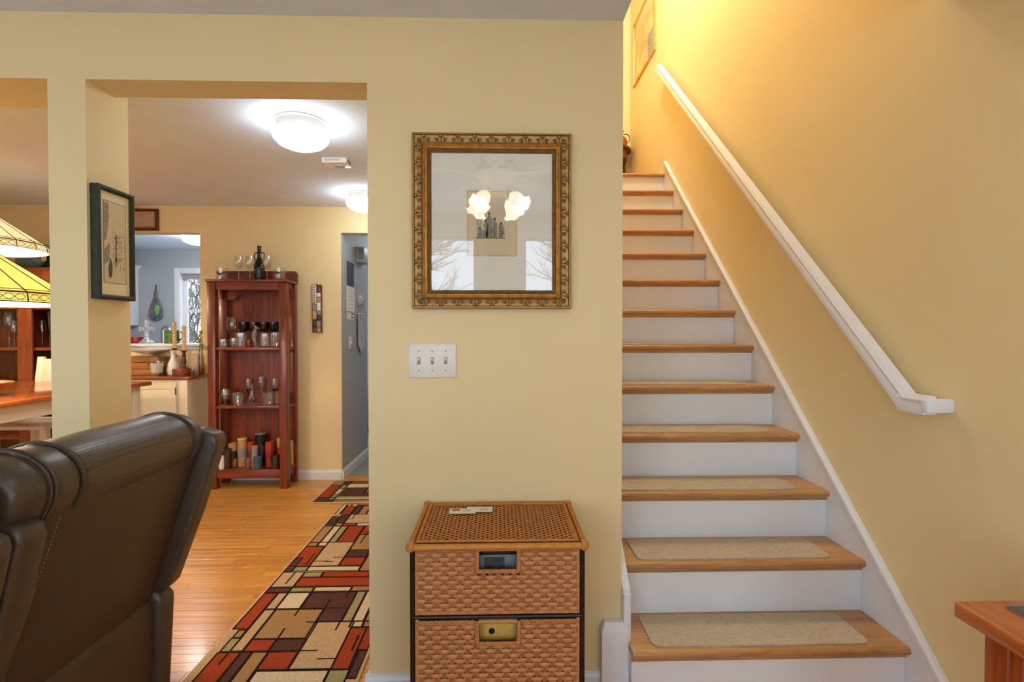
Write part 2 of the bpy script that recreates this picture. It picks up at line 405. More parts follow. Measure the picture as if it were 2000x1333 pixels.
# grey paint inside doorway and pass-through reveals
# ceilings
w = MB(); w.box(LX - 0.12, SX1, BACK - 0.12, 1.70, CZ, CZ + 0.22); w.box(LX - 0.12, 0.33, 1.70, FW + 0.12, CZ, CZ + 0.22); w.box(0.33, SX0, 1.70, FW, CZ, CZ + .2)
w.box(-5.4, 0.33, FW + 0.12, 9.1, CZ, CZ + 0.22)
struct(w.build('ceiling', CEIL), 'white textured ceiling')
struct(B(-2.1, 1.58, 1.58, 5.91, UC, UC + 0.1).build('ceiling_upstairs', CEIL))
struct(B(-2.0, SX1, NOSE0 + 12 * run + 0.03, 5.79, UP - 0.04, UP).build('floor_landing', OAK), 'oak floor of the upstairs landing')
# floor
FX0, FX1, FY0, FY1 = -2.75, -0.46, 1.30, FW
fl = MB(); fl.box(LX - 0.12, FX0, BACK - 0.12, FW + .12, -0.1, 0); fl.box(FX1, SX1, BACK - 0.12, FW + .12, -0.1, 0); fl.box(FX0, FX1, BACK - 0.12, FY0, -0.1, 0); fl.box(FX0, FX1, FY1, FW + 0.12, -0.1, 0)
floor = struct(fl.build('floor', FLOORB), 'glossy honey oak strip floor')
sf = B(FX0, FX1, FY0, FY1, -0.1, -0.011).build('subfloor', SUBF, floor)
PW = 0.0568; rows = int(round((FY1 - FY0) / PW)); PW = (FY1 - FY0) / rows
for r in range(rows):
    x = FX0; y0 = FY0 + r * PW; first = True
    while x < FX1 - 0.001:
        L = random.uniform(0.45, 1.25)
        if first: L *= random.uniform(0.3, 1.0); first = False
        x1 = min(x + L, FX1)
        if FX1 - x1 < 0.15: x1 = FX1
        g = 0.0006; c = 0.0007
        a0, a1, b0, b1 = x + g, x1 - g, y0 + g, y0 + PW - g
        dz = random.uniform(-0.0004, 0.0)
        m = MB()
        m.add([(a0, b0, -0.0112), (a1, b0, -0.0112), (a1, b1, -0.0112), (a0, b1, -0.0112), (a0, b0, dz - c), (a1, b0, dz - c), (a1, b1, dz - c), (a0, b1, dz - c),
               (a0 + c, b0 + c, dz), (a1 - c, b0 + c, dz), (a1 - c, b1 - c, dz), (a0 + c, b1 - c, dz)],
              [(0, 1, 5, 4), (1, 2, 6, 5), (2, 3, 7, 6), (3, 0, 4, 7), (4, 5, 9, 8), (5, 6, 10, 9), (6, 7, 11, 10), (7, 4, 8, 11), (8, 9, 10, 11)])
        m.build('plank', FLOORW, floor)
        x = x1
struct(B(-1.5, DX1 + .1, FW + 0.12, 9.0, -0.1, 0.0).build('floor_corridor', VINYL), 'grey vinyl corridor floor')
struct(B(-5.4, -1.5, FW + 0.12, 7.35, -0.1, 0.0).build('floor_kitchen', VINYL))
tag(B(-40, 40, -45, 45, -0.9, -0.6).build('garden_ground', BOUNCEG), 'winter ground outside the windows, paled to bounce daylight', 'ground')['kind'] = 'structure'
# baseboards
def baseboard(name, x0, x1, y0, y1, axis, sgn):
    m = MB()
    if axis == 'x':   # runs along x, front face at y0 + sgn*t
        t = 0.014 * sgn
        m.prism([(y0, 0), (y0 + t, 0), (y0 + t, 0.066), (y0 + t * .55, 0.076), (y0 + t * .45, 0.086), (y0, 0.086)], 'x', x0, x1)
    else:
        t = 0.014 * sgn
        m.prism([(x0, 0), (x0 + t, 0), (x0 + t, 0.066), (x0 + t * .55, 0.076), (x0 + t * .45, 0.086), (x0, 0.086)], 'y', y0, y1)
    return struct(m.build(name, WHITE))
baseboard('baseboard_front', -0.474, 0.369, NF, NF, 'x', -1)
baseboard('baseboard_back', PX1 + 0.1, DX0, FW, FW, 'x', -1)
baseboard('baseboard_corridor', DX0 + 0.004, DX0 + 0.004, FW - 0.012, 5.60, 'y', 1)
baseboard('baseboard_hall', -0.46, -0.46, NF, FW, 'y', -1)
# pass-through sill
sl = MB(); sl.box(PX0 - 0.02, PX1 + 0.022, FW - 0.055, FW + 0.16, PZ0, PZ0 + 0.02); sl.box(PX0, PX1 + 0.005, FW - 0.02, FW - 0.001, PZ0 - 0.03, PZ0)
struct(sl.build('trim_1', WHITE, bevel=0.004), 'white sill of the kitchen pass-through')
SILL = PZ0 + 0.02
# plinth block at the foot of the wall end
pl = MB(); pl.box(0.369, 0.466, 1.836, NF, 0, 0.247)
pl.add([(0.369, 1.836, .247), (0.466, 1.836, .247), (0.466, NF, .247), (0.369, NF, .247), (0.383, 1.85, .274), (0.452, 1.85, .274), (0.452, NF, .274), (0.383, NF, .274)], [(0, 1, 5, 4), (1, 2, 6, 5), (2, 3, 7, 6), (3, 0, 4, 7), (4, 5, 6, 7)])
struct(pl.build('trim_2', WHITE, bevel=0.002), 'white plinth block at the wall end by the lowest step')
# living room windows (behind the camera) and the kitchen window
def window(name, x0, x1, z0, z1, y, sgn, label, blind=False):
    e = bpy.data.objects.new(name, None); COL.objects.link(e); e.location = ((x0 + x1) / 2, y, z0); struct(e, label)
    cs = MB(); c = 0.075; yy = y + sgn * 0.016
    cs.box(x0 - c, x0, y, yy, z0 - c, z1 + c); cs.box(x1, x1 + c, y, yy, z0 - c, z1 + c); cs.box(x0, x1, y, yy, z1, z1 + c); cs.box(x0, x1, y, yy, z0 - c, z0)
    cs.build('window_casing', WHITE, e, bevel=0.003)
    d = -sgn * 0.08
    fr = MB(); t = 0.045
    ya, yb = y + d, y + d - sgn * 0.03
    zm = (z0 + z1) / 2
    for (a, b, p, q) in ((x0, x0 + t, z0, z1), (x1 - t, x1, z0, z1), (x0 + t, x1 - t, z1 - t, z1), (x0 + t, x1 - t, z0, z0 + t), (x0 + t, x1 - t, zm - 0.02, zm + 0.02)): fr.box(a, b, ya, yb, p, q)
    fr.build('window_sash', WHITE, e, bevel=0.002)
    for p, q in ((z0 + t, zm - 0.02), (zm + 0.02, z1 - t)): B(x0 + t, x1 - t, (ya + yb) / 2 - 0.002, (ya + yb) / 2 + 0.002, p, q).build('pane', WGLASS, e)
    rv = MB(); j = 0.004
    rv.box(x0, x0 + j, y, y - sgn * 0.115, z0, z1); rv.box(x1 - j, x1, y, y - sgn * 0.115, z0, z1); rv.box(x0, x1, y, y - sgn * 0.115, z1 - j, z1); rv.box(x0, x1, y, y - sgn * 0.115, z0, z0 + j)
    rv.build('window_jamb', WHITE, e)
    if blind:
        for k in range(6): B(x0 + 0.02, x1 - 0.02, y - sgn * 0.02, y - sgn * 0.06, z1 - 0.02 - k * 0.011, z1 - 0.013 - k * 0.011).build('blind_slat', GREYP, e)
window('window_1', WIN[0][0], WIN[0][1], WZ0, WZ1, BACK, 1, 'tall white window reflected in the gilt picture, left')
window('window_2', WIN[1][0], WIN[1][1], WZ0, WZ1, BACK, 1, 'tall white window reflected in the gilt picture, right')
window('window_3', WIN[2][0], WIN[2][1], WZ0, WZ1, BACK, 1, 'unseen living room window added for extra daylight')  # unseen window, put in to bring daylight to the left of the room
window('window_4', -4.27, -3.13, 1.10, 2.10, 7.2, -1, 'white cased kitchen window above the sink', True)

# ------------------------------------------------------------------ staircase
stc = thing('staircase', 'straight staircase with oak treads and white painted risers', 'staircase', (0.95, NOSE0, 0))
XA, XB = SX0 + 0.018, SX1 - 0.018
def noseprof(y, z):
    p = [(y + 0.30, z), (y + 0.012, z)]
    for k in range(1, 6):
        a = PI / 2 + PI * k / 6
        p.append((y + 0.014 + 0.014 * math.cos(a), z - 0.014 + 0.014 * math.sin(a)))
    p += [(y + 0.014, z - 0.028), (y + 0.30, z - 0.028)]
    return p
for n in range(1, 14):
    y = NOSE0 + (n - 1) * run; z = n * h
    back = y + run + 0.028
    pr = [(min(a, back + 0.002), b) for a, b in noseprof(y, z)]
    if n == 13: pr = [(min(a, y + 0.06), b) for a, b in pr]
    t = MB().prism(pr, 'x', XA, XB).build('tread', OAK, stc, smooth=True)
    yr = y + 0.028
    if n < 13:
        cv = MB().prism([(yr + 0.001, z - 0.028), (yr - 0.013, z - 0.028), (yr - 0.011, z - 0.033), (yr - 0.006, z - 0.038), (yr - 0.004, z - 0.045), (yr + .001, z - 0.045)], 'x', XA, XB)
        cv.build('cove_moulding', OAK, t, smooth=True)
    B(XA + 0.001, XB - 0.001, yr, yr + 0.018, z - h, z - 0.028).build('riser', WHITE, stc)
def stringer(x0, x1, capx0, capx1):
    sl_ = h / run
    def zt(yy): return 0.292 + (yy - NOSE0) * sl_
    ye = 4.52
    y0 = 1.60 if x0 > 1 else 1.86
    poly = [(y0, 0), (y0, max(0.02, zt(y0))), (ye, zt(ye)), (4.72, UP + 0.02), (4.72, UP - 0.3), (ye, zt(ye) - 0.6), (y0 + .45, 0)]
    s = MB().prism(poly, 'x', x0, x1).build('skirt_board', WHITE, stc)
    cp = MB().prism([(y0, zt(y0) - 0.012), (y0, zt(y0) + 0.016), (ye, zt(ye) + 0.016), (ye, zt(ye) - 0.012)], 'x', capx0, capx1)
    cp.build('cap_moulding', WHITE, s, bevel=0.005)
    cp = MB().prism([(y0, zt(y0) - 0.034), (y0, zt(y0) - 0.012), (ye, zt(ye) - 0.012), (ye, zt(ye) - 0.034)], 'x', capx0 + (0.006 if x0 > 1 else 0), capx1 - (0 if x0 > 1 else 0.006))
    cp.build('cap_moulding', WHITE, s, bevel=0.005)
stringer(XB, SX1, XB - 0.014, SX1)
stringer(SX0, XA, SX0, XA + 0.012)
B(SX0 + 0.001, XA + 0.010, 1.846, 1.870, 0.20, 0.375).build('skirt_return', WHITE, stc, bevel=0.003)
# mats
def mat_mesh():
    m = MB(); W_, D_, T_, R_ = 0.775, 0.205, 0.006, 0.028
    pts = []
    for cx, cy, a0 in ((W_ - R_, R_, -PI / 2), (W_ - R_, D_ - R_, 0), (R_, D_ - R_, PI / 2), (R_, R_, PI)):
        for k in range(5): a = a0 + PI / 2 * k / 4; pts.append((cx + R_ * math.cos(a), cy + R_ * math.sin(a)))
    m.prism(pts, 'z', 0, T_)
    # embossed leaf veins
    for k in range(26):
        u = random.uniform(0.05, 0.68); v = random.uniform(0.03, 0.12); a = random.choice((0.6, 2.5)) + random.uniform(-.25, .25)
        l = 0.07
        m.tube([(u, v, T_), (u + l * math.cos(a) * .5, min(D_ - .02, v + l * .5 * abs(math.sin(a))), T_ + 0.0003), (u + l * math.cos(a), min(D_ - .015, v + l * abs(math.sin(a))), T_)], 0.0011, 4)
    return m
mt0 = None
words_ = ['lowest', 'second', 'third', 'fourth', 'fifth', 'sixth']
for n in range(1, 7):
    y = NOSE0 + (n - 1) * run
    loc = (0.535 + 0.004 * ((n * 7) % 5), y + 0.026 + 0.002 * (n % 3), n * h + 0.0003)
    lab = 'beige carpet mat on the %s stair tread%s' % (words_[n - 1], '' if n == 1 else ' from the bottom')
    if mt0 is None:
        mt0 = mat_mesh().build('stair_mat', CARPET); mt0.location = loc; o = mt0
    else: o = inst(mt0, loc)
    tag(o, lab, 'mat', 'carpet mats on the stair treads')
# handrail
hr = thing('handrail', 'long white wooden handrail fixed along the stair wall', 'handrail', (1.40, 1.70, 1.06))
ra = Vector((1.395, 1.745, 1.073)); rb_ = Vector((1.395, 4.55, 3.60))
def railsec(d, n_=0.027):
    return [(-0.022, -0.030), (0.022, -0.030), (0.026, -0.010), (0.020, 0.004), (0.026, 0.016), (0.018, 0.030), (-0.018, 0.030), (-0.026, 0.016), (-0.020, 0.004), (-0.026, -0.010)]
def sweep(m, a, b, sec):
    t = (b - a).normalized(); x = Vector((1, 0, 0)); u = x.cross(t); u = u if u.z > 0 else -u
    n = len(sec); vs = [a + x * p + u * q for p, q in sec] + [b + x * p + u * q for p, q in sec]
    m.add(vs, [tuple(range(n)), tuple(range(2 * n - 1, n - 1, -1))] + [(i, (i + 1) % n, n + (i + 1) % n, n + i) for i in range(n)])
m = MB(); sweep(m, ra, rb_, railsec(0)); m.build('rail', WHITE, hr, smooth=True)
m = MB(); sweep(m, Vector((1.395, 1.655, 1.073)), Vector((1.395, 1.765, 1.073)), railsec(0)); m.build('rail_foot', WHITE, hr, smooth=True)
B(1.37, SX1, 1.633, 1.668, 1.05, 1.095).build('wall_return', WHITE, hr, bevel=0.006)
for k in (0.10, 0.5, 0.93):
    p = ra.lerp(rb_, k)
    m = MB(); m.tube([(SX1, p.y, p.z - 0.075), (1.425, p.y, p.z - 0.078), (1.40, p.y, p.z - 0.06), (1.395, p.y, p.z - 0.03)], 0.0055, 8); m.lathe([(0, 0), (0.02, 0), (0.018, 0.006), (0, 0.007)], (SX1 - 0.007, p.y, p.z - 0.075), 12, 'x')
    m.build('bracket', BRONZE, hr, smooth=True)

# ------------------------------------------------------------------ light switch plate on the front wall
sw = thing('light_switch_plate', 'cream triple toggle light switch plate below the gilt picture', 'light switch', (-0.2325, NF, 1.2085))
B(-0.317, -0.148, NF - 0.006, NF, 1.148, 1.269).build('plate', PLATE, sw, bevel=0.0035)
for k in (-1, 0, 1):
    cx = -0.2325 + k * 0.0475; cz = 1.2085
    B(cx - 0.0055, cx + 0.0055, NF - 0.0066, NF - 0.004, cz - 0.0125, cz + 0.0125).build('slot', SLOT, sw)
    t = MB(); t.add([(cx - .0035, NF - .006, cz - .004), (cx + .0035, NF - .006, cz - .004), (cx + .0035, NF - .006, cz + .008), (cx - .0035, NF - .006, cz + .008),
                     (cx - .003, NF - .016, cz + .004), (cx + .003, NF - .016, cz + .004), (cx + .003, NF - .016, cz + .0095), (cx - .003, NF - .016, cz + .0095)], [(0, 1, 5, 4), (1, 2, 6, 5), (2, 3, 7, 6), (3, 0, 4, 7), (4, 5, 6, 7)])
    t.build('toggle', PLATE, sw)
    for dz in (-0.035, 0.035): MB().lathe([(0, 0), (0.0026, 0), (0.002, 0.0012), (0, 0.0014)], (cx, NF - 0.0072, cz + dz), 10, 'y').build('screw', SLOT, sw)

# ------------------------------------------------------------------ gilt framed picture on the front wall
gx0, gx1, gz0, gz1 = -0.300, 0.259, 1.394, 2.010
gp = thing('framed_picture', 'large ornate gilt frame holding a small etching behind glass', 'picture', ((gx0 + gx1) / 2, NF, gz0))
def frame_ring(mb, prof, x0, x1, z0, z1, y, axis='y'):
    """sweep a moulding profile [(inset, height)] round a rectangle, mitred"""
    loops = []
    for d, hgt in prof:
        loops.append([(x0 + d, y - hgt, z0 + d), (x1 - d, y - hgt, z0 + d), (x1 - d, y - hgt, z1 - d), (x0 + d, y - hgt, z1 - d)])
    vs = [p for l in loops for p in l]; fs = []
    for i in range(len(loops) - 1):
        for k in range(4): fs.append((i * 4 + k, i * 4 + (k + 1) % 4, (i + 1) * 4 + (k + 1) % 4, (i + 1) * 4 + k))
    mb.add(vs, fs)
    return mb
frame_ring(MB(), [(0, 0), (0, 0.024), (0.003, 0.030), (0.007, 0.030), (0.010, 0.022), (0.020, 0.020), (0.030, 0.017), (0.036, 0.013)], gx0, gx1, gz0, gz1, NF).build('outer_moulding', GOLD2, gp)
frame_ring(MB(), [(0.036, 0.013), (0.037, 0.021), (0.040, 0.024), (0.043, 0.021), (0.044, 0.017), (0.046, 0.020), (0.049, 0.021), (0.052, 0.017), (0.053, 0.012)], gx0, gx1, gz0, gz1, NF).build('gold_step', GOLD, gp, smooth=True)
frame_ring(MB(), [(0.053, 0.012), (0.056, 0.014), (0.060, 0.012), (0.066, 0.008), (0.066, 0.004)], gx0, gx1, gz0, gz1, NF).build('sight_edge', GOLDD, gp)
# acanthus ornaments round the outer moulding
orn = MB()
orn.ell((0, -0.023, 0), (0.0085, 0.007, 0.0055), 8, 5)
for sgn in (-1, 1):
    for k in range(4):
        a = math.radians(20 + 24 * k); c, s_ = math.cos(a), math.sin(a)
        kk = len(orn.v); orn.ell((0, 0, 0), (0.0085, 0.004, 0.0017), 6, 4)
        orn.xf(Matrix.Translation((sgn * (0.010 + 0.007 * c), -0.021, -0.003 - 0.010 * s_)) @ Matrix.Rotation(sgn * a, 4, 'Y'), kk)
orn.ell((0, -0.022, -0.011), (0.0032, 0.0045, 0.0075), 6, 4)
om = orn.mesh('leaf_ornament'); om.materials.append(GOLD2); om.polygons.foreach_set('use_smooth', [True] * len(om.polygons))
def ornament(x, z, ang):
    o = bpy.data.objects.new('leaf_ornament', om); COL.objects.link(o); o.parent = gp
    o.location = (x - gp.location.x, 0, z - gp.location.z); o.rotation_euler = (0, ang, 0)
nt_ = 9
for k in range(nt_):
    x = gx0 + 0.042 + (gx1 - gx0 - 0.084) * k / (nt_ - 1)
    ornament(x, gz1 - 0.013, 0); ornament(x, gz0 + 0.013, PI)
nt_ = 10
for k in range(nt_):
    z = gz0 + 0.045 + (gz1 - gz0 - 0.09) * k / (nt_ - 1)
    ornament(gx0 + 0.013, z, -PI / 2); ornament(gx1 - 0.013, z, PI / 2)
B(gx0 + 0.05, gx1 - 0.05, NF - 0.005, NF - 0.001, gz0 + 0.05, gz1 - 0.05).build('mat_board', MATB, gp)
fx0, fx1, fz0, fz1 = -0.109, 0.069, 1.581, 1.813
frame_ring(MB(), [(0, 0.005), (0.001, 0.0072), (0.003, 0.0072), (0.004, 0.005)], fx0, fx1, fz0, fz1, NF).build('gold_fillet', GOLD, gp)
pp = B(fx0 + 0.003, fx1 - 0.003, NF - 0.0056, NF - 0.005, fz0 + 0.003, fz1 - 0.003).build('etching_sheet', PAPER, gp)
ink = MB(); yk = NF - 0.0058
def blob(mb, pts, y=yk): mb.add([(a, y, b) for a, b in pts], [tuple(range(len(pts)))])
ex0, ez0 = -0.076, 1.643
random.seed(21)
blob(ink, [(ex0, ez0), (ex0 + .102, ez0), (ex0 + .102, ez0 + .003), (ex0, ez0 + .004)])
ink2 = MB()
for k in range(210):      # loose hatching of a generic street group
    x = ex0 + random.uniform(0, 0.1); u = (x - ex0) / 0.1
    top = 0.104 if u < 0.30 else (0.05 + 0.06 * max(0, 1 - abs(u - 0.5) / 0.25) if u < 0.78 else 0.055)
    z = ez0 + random.uniform(0.002, max(.006, top - .012)); l = random.uniform(0.005, 0.014); t = random.uniform(0.0006, 0.0016); d = random.uniform(-0.005, 0.005)
    blob(ink if random.random() < .5 else ink2, [(x, z), (x + t, z), (x + t + d, z + l), (x + d, z + l)])
for cx, hh, ww in ((0.046, 0.100, 0.013), (0.066, 0.078, 0.010), (0.034, 0.070, 0.010), (0.088, 0.060, 0.009), (0.014, 0.040, 0.012)):
    x = ex0 + cx; z = ez0 + 0.002; bd = [(-1, 0), (-.2, -.01), (.8, 0), (1.0, .2), (.75, .45), (.85, .62), (.45, .76), (.15, .8), (-.3, .78), (-.75, .66), (-.6, .4), (-.95, .2)]
    blob(ink2, [(x + p * ww, z + q * hh) for p, q in bd], yk - .0001)
    for q in range(7):
        p = random.uniform(-.8, .7); q0 = random.uniform(0, .4); q1 = q0 + random.uniform(.12, .3); d = random.uniform(-.25, .25)
        blob(ink, [(x + p * ww, z + q0 * hh), (x + p * ww + .0014, z + q0 * hh), (x + (p + d) * ww + .0010, z + q1 * hh), (x + (p + d) * ww, z + q1 * hh)], yk - .0002)
    blob(ink, [(x + 0.0042 * math.cos(a * PI / 4), z + hh * .86 + 0.0055 * math.sin(a * PI / 4)) for a in range(8)], yk - .0002)
ink2.build('etching_shading', INK2, gp)
random.seed(9)
ink.build('etching_drawing', INK, gp)
B(gx0 + 0.060, gx1 - 0.060, NF - 0.0092, NF - 0.0078, gz0 + 0.060, gz1 - 0.060).build('glass', PGLASS, gp)

# ------------------------------------------------------------------ street print in a green frame on the pier
px_ = -1.432
ps = thing('framed_print', 'dark green framed street print hanging on the side of the pier', 'picture', (px_, 1.985, 1.43))
y0, y1, z0, z1 = 1.893, 2.078, 1.43, 1.836
def ring_x(prof, ya, yb, za, zb, x):
    m = MB(); loops = [[(x + hg, ya + d, za + d), (x + hg, yb - d, za + d), (x + hg, yb - d, zb - d), (x + hg, ya + d, zb - d)] for d, hg in prof]
    vs = [p for l in loops for p in l]; fs = []
    for i in range(len(loops) - 1):
        for k in range(4): fs.append((i * 4 + k, i * 4 + (k + 1) % 4, (i + 1) * 4 + (k + 1) % 4, (i + 1) * 4 + k))
    return m.add(vs, fs)
ring_x([(0, 0), (0, 0.028), (0.003, 0.031), (0.010, 0.031), (0.016, 0.026), (0.017, 0.018)], y0, y1, z0, z1, px_).build('frame', GREENF, ps)
B(px_, px_ + 0.018, y0 + 0.014, y1 - 0.014, z0 + 0.014, z1 - 0.014).build('mat_board', MAT2, ps)
ya, yb, za, zb = y0 + 0.038, y1 - 0.038, z0 + 0.062, z1 - 0.05
ring_x([(0, 0.018), (0, 0.0195), (0.002, 0.0195), (0.002, 0.018)], ya - .002, yb + .002, za - .002, zb + .002, px_).build('mat_bevel', INK2, ps)
B(px_ + 0.018, px_ + 0.0188, ya, yb, za, zb).build('print_sheet', PAPER2, ps)
pk = MB(); pk2 = MB(); xx = px_ + 0.0190
def bx_(mb, pts): mb.add([(xx, ya + u * (yb - ya), za + v * (zb - za)) for u, v in pts], [tuple(range(len(pts)))])
bx_(pk2, [(0, .98), (.22, .98), (.24, .8), (.1, .52), (0, .5)]); bx_(pk2, [(0, .2), (.24, .28), (.28, .5), (0, .4)])
bx_(pk2, [(.5, .2), (.58, .2), (.6, .62), (.52, .6)])
for k in range(16): u = random.uniform(.4, .95); v = random.uniform(.22, .6); bx_(pk2, [(u, v), (u + .03, v), (u + .03, v + .03), (u, v + .03)])
for k in range(10): u = random.uniform(.4, .95); v = random.uniform(.15, .3); bx_(pk, [(u, v), (u + .02, v), (u + .015, v + .05), (u, v + .05)])
bx_(pk, [(.2, .1), (.36, .1), (.38, .2), (.34, .26), (.3, .28), (.24, .26), (.18, .18)]); bx_(pk, [(.25, .26), (.31, .26), (.31, .3), (.25, .3)]); bx_(pk, [(.22, .06), (.32, .06), (.35, .11), (.2, .11)])
random.seed(12)
for k in range(70):
    u = random.uniform(.38, .96); v = random.uniform(.18, .64); l = random.uniform(.02, .07)
    bx_(pk2, [(u, v), (u + .012, v), (u + .016, v + l), (u + .004, v + l)])
for k in range(24):
    u = random.uniform(.25, .95); v = random.uniform(.66, .93); bx_(pk2, [(u, v), (u + .03, v + .004), (u + .03, v + .01), (u, v + .006)])
for v in (.28, .42, .55): bx_(pk2, [(.42, v), (.97, v + .05), (.97, v + .056), (.42, v + .006)])
pk2.build('print_shading', INK2, ps); pk.build('print_figure', INK, ps)

# ------------------------------------------------------------------ wicker drawer unit
WX0, WX1, WY0, WY1, WT = -0.250, 0.250, 1.50, 1.86, 0.705
wk = thing('wicker_drawer_unit', 'rattan drawer chest with dark metal frame against the yellow wall', 'drawer unit', (0, 1.68, 0))
for x in (WX0 + 0.004, WX1 - 0.004):
    for y in (WY0 + 0.012, WY1 - 0.014): MB().tube([(x, y, 0), (x, y, WT - 0.012)], 0.0075, 10).build('leg', BLACKM, wk, smooth=True)
for k, zb_ in enumerate((0.485, 0.262, 0.045)):
    MB().tube([(WX0 + 0.004, WY0 + 0.012, zb_), (WX1 - 0.004, WY0 + 0.012, zb_)], 0.0062, 8).build('cross_bar', BLACKM, wk, smooth=True)
    for x in (WX0 + 0.004, WX1 - 0.004): MB().tube([(x, WY0 + 0.012, zb_), (x, WY1 - 0.014, zb_)], 0.005, 8).build('side_bar', BLACKM, wk, smooth=True)
for s_ in (-1, 1):
    x = s_ * 0.246
    for za_, zc_ in ((0.262, 0.485), (0.485, 0.69)): MB().tube([(x, WY0 + 0.015, za_), (x - s_ * 0.004, WY0 + 0.17, zc_ - 0.02), (x, WY1 - 0.02, za_)], 0.0035, 6).build('brace', BLACKM, wk, smooth=True)
# woven top
B(WX0 + 0.012, WX1 - 0.012, WY0 + 0.014, WY1 - 0.012, WT - 0.012, WT - 0.004).build('top_base', DARKIN, wk)
m = MB(); ny = 34; per = 0.0262
for r in range(ny):
    yy = WY0 + 0.026 + (WY1 - WY0 - 0.05) * r / (ny - 1); ph = (r % 2) * PI; pa = []
    nx = 110
    for i in range(nx + 1):
        x = WX0 + 0.016 + (WX1 - WX0 - 0.032) * i / nx
        pa.append((x, yy, WT - 0.003 + 0.0022 * math.sin(2 * PI * x / per + ph)))
    for i in range(nx):
        a, b = pa[i], pa[i + 1]; w_ = 0.0047
        m.add([(a[0], a[1] - w_, a[2] - .0008), (b[0], b[1] - w_, b[2] - .0008), (b[0], b[1], b[2] + .0006), (a[0], a[1], a[2] + .0006), (b[0], b[1] + w_, b[2] - .0008), (a[0], a[1] + w_, a[2] - .0008)], [(0, 1, 2, 3), (3, 2, 4, 5)])
stuffp(m.build('woven_cane', RATTAN3, wk, smooth=True, angle=60))
m = MB()
for i in range(38):
    x = WX0 + 0.0165 + (i) * per / 2
    if x < WX1 - 0.014: m.box(x - 0.0028, x + 0.0028, WY0 + 0.016, WY1 - 0.016, WT - 0.0062, WT - 0.0028)
stuffp(m.build('cane_warp', RATTAN2, wk))
def wrapped(a, b, r, parent, name, ribs):
    m = MB(); A = Vector(a); Bv = Vector(b); pts = []; rr = []
    for i in range(ribs * 2 + 1): pts.append(A.lerp(Bv, i / (ribs * 2))); rr.append(r if i % 2 else r * 0.88)
    m.tube(pts, rr, 9); m.ell(a, (r * 1.35,) * 3, 10, 7); m.ell(b, (r * 1.35,) * 3, 10, 7)
    return m.build(name, RATTAN3, parent, smooth=True, angle=80)
zc = WT - 0.007
wrapped((WX0, WY0, zc - .004), (WX1, WY0, zc - .004), 0.0105, wk, 'wrapped_rim', 90)
wrapped((WX0, WY1, zc), (WX1, WY1, zc), 0.009, wk, 'wrapped_rim', 90)
wrapped((WX0, WY0, zc), (WX0, WY1, zc), 0.0095, wk, 'wrapped_rim', 60)
wrapped((WX1, WY0, zc), (WX1, WY1, zc), 0.0095, wk, 'wrapped_rim', 60)
def braid(pa, pb, r, parent, mat, tw=0.028, nrm=(0, 0, 1), name='braid', amp=0.0035):
    A = Vector(pa); Bv = Vector(pb); L = (Bv - A).length; t = (Bv - A).normalized(); n1 = Vector(nrm); n2 = t.cross(n1)
    m = MB()
    for k in range(3):
        pts = []
        nn = max(6, int(L / 0.004))
        for i in range(nn + 1):
            d = L * i / nn; a = 2 * PI * d / tw + k * 2 * PI / 3
            pts.append(A + t * d + n2 * amp * math.sin(a) + n1 * amp * 0.5 * math.cos(a))
        m.tube(pts, r, 5)
    return m.build(name, mat, parent, smooth=True, angle=80)
i_ = 0.017; zt_ = WT - 0.001
braid((WX0 + i_, WY0 + i_, zt_), (WX1 - i_, WY0 + i_, zt_), 0.0026, wk, RATTAN3); braid((WX0 + i_, WY1 - i_, zt_), (WX1 - i_, WY1 - i_, zt_), 0.0026, wk, RATTAN3)
braid((WX0 + i_, WY0 + i_, zt_), (WX0 + i_, WY1 - i_, zt_), 0.0026, wk, RATTAN3); braid((WX1 - i_, WY0 + i_, zt_), (WX1 - i_, WY1 - i_, zt_), 0.0026, wk, RATTAN3)
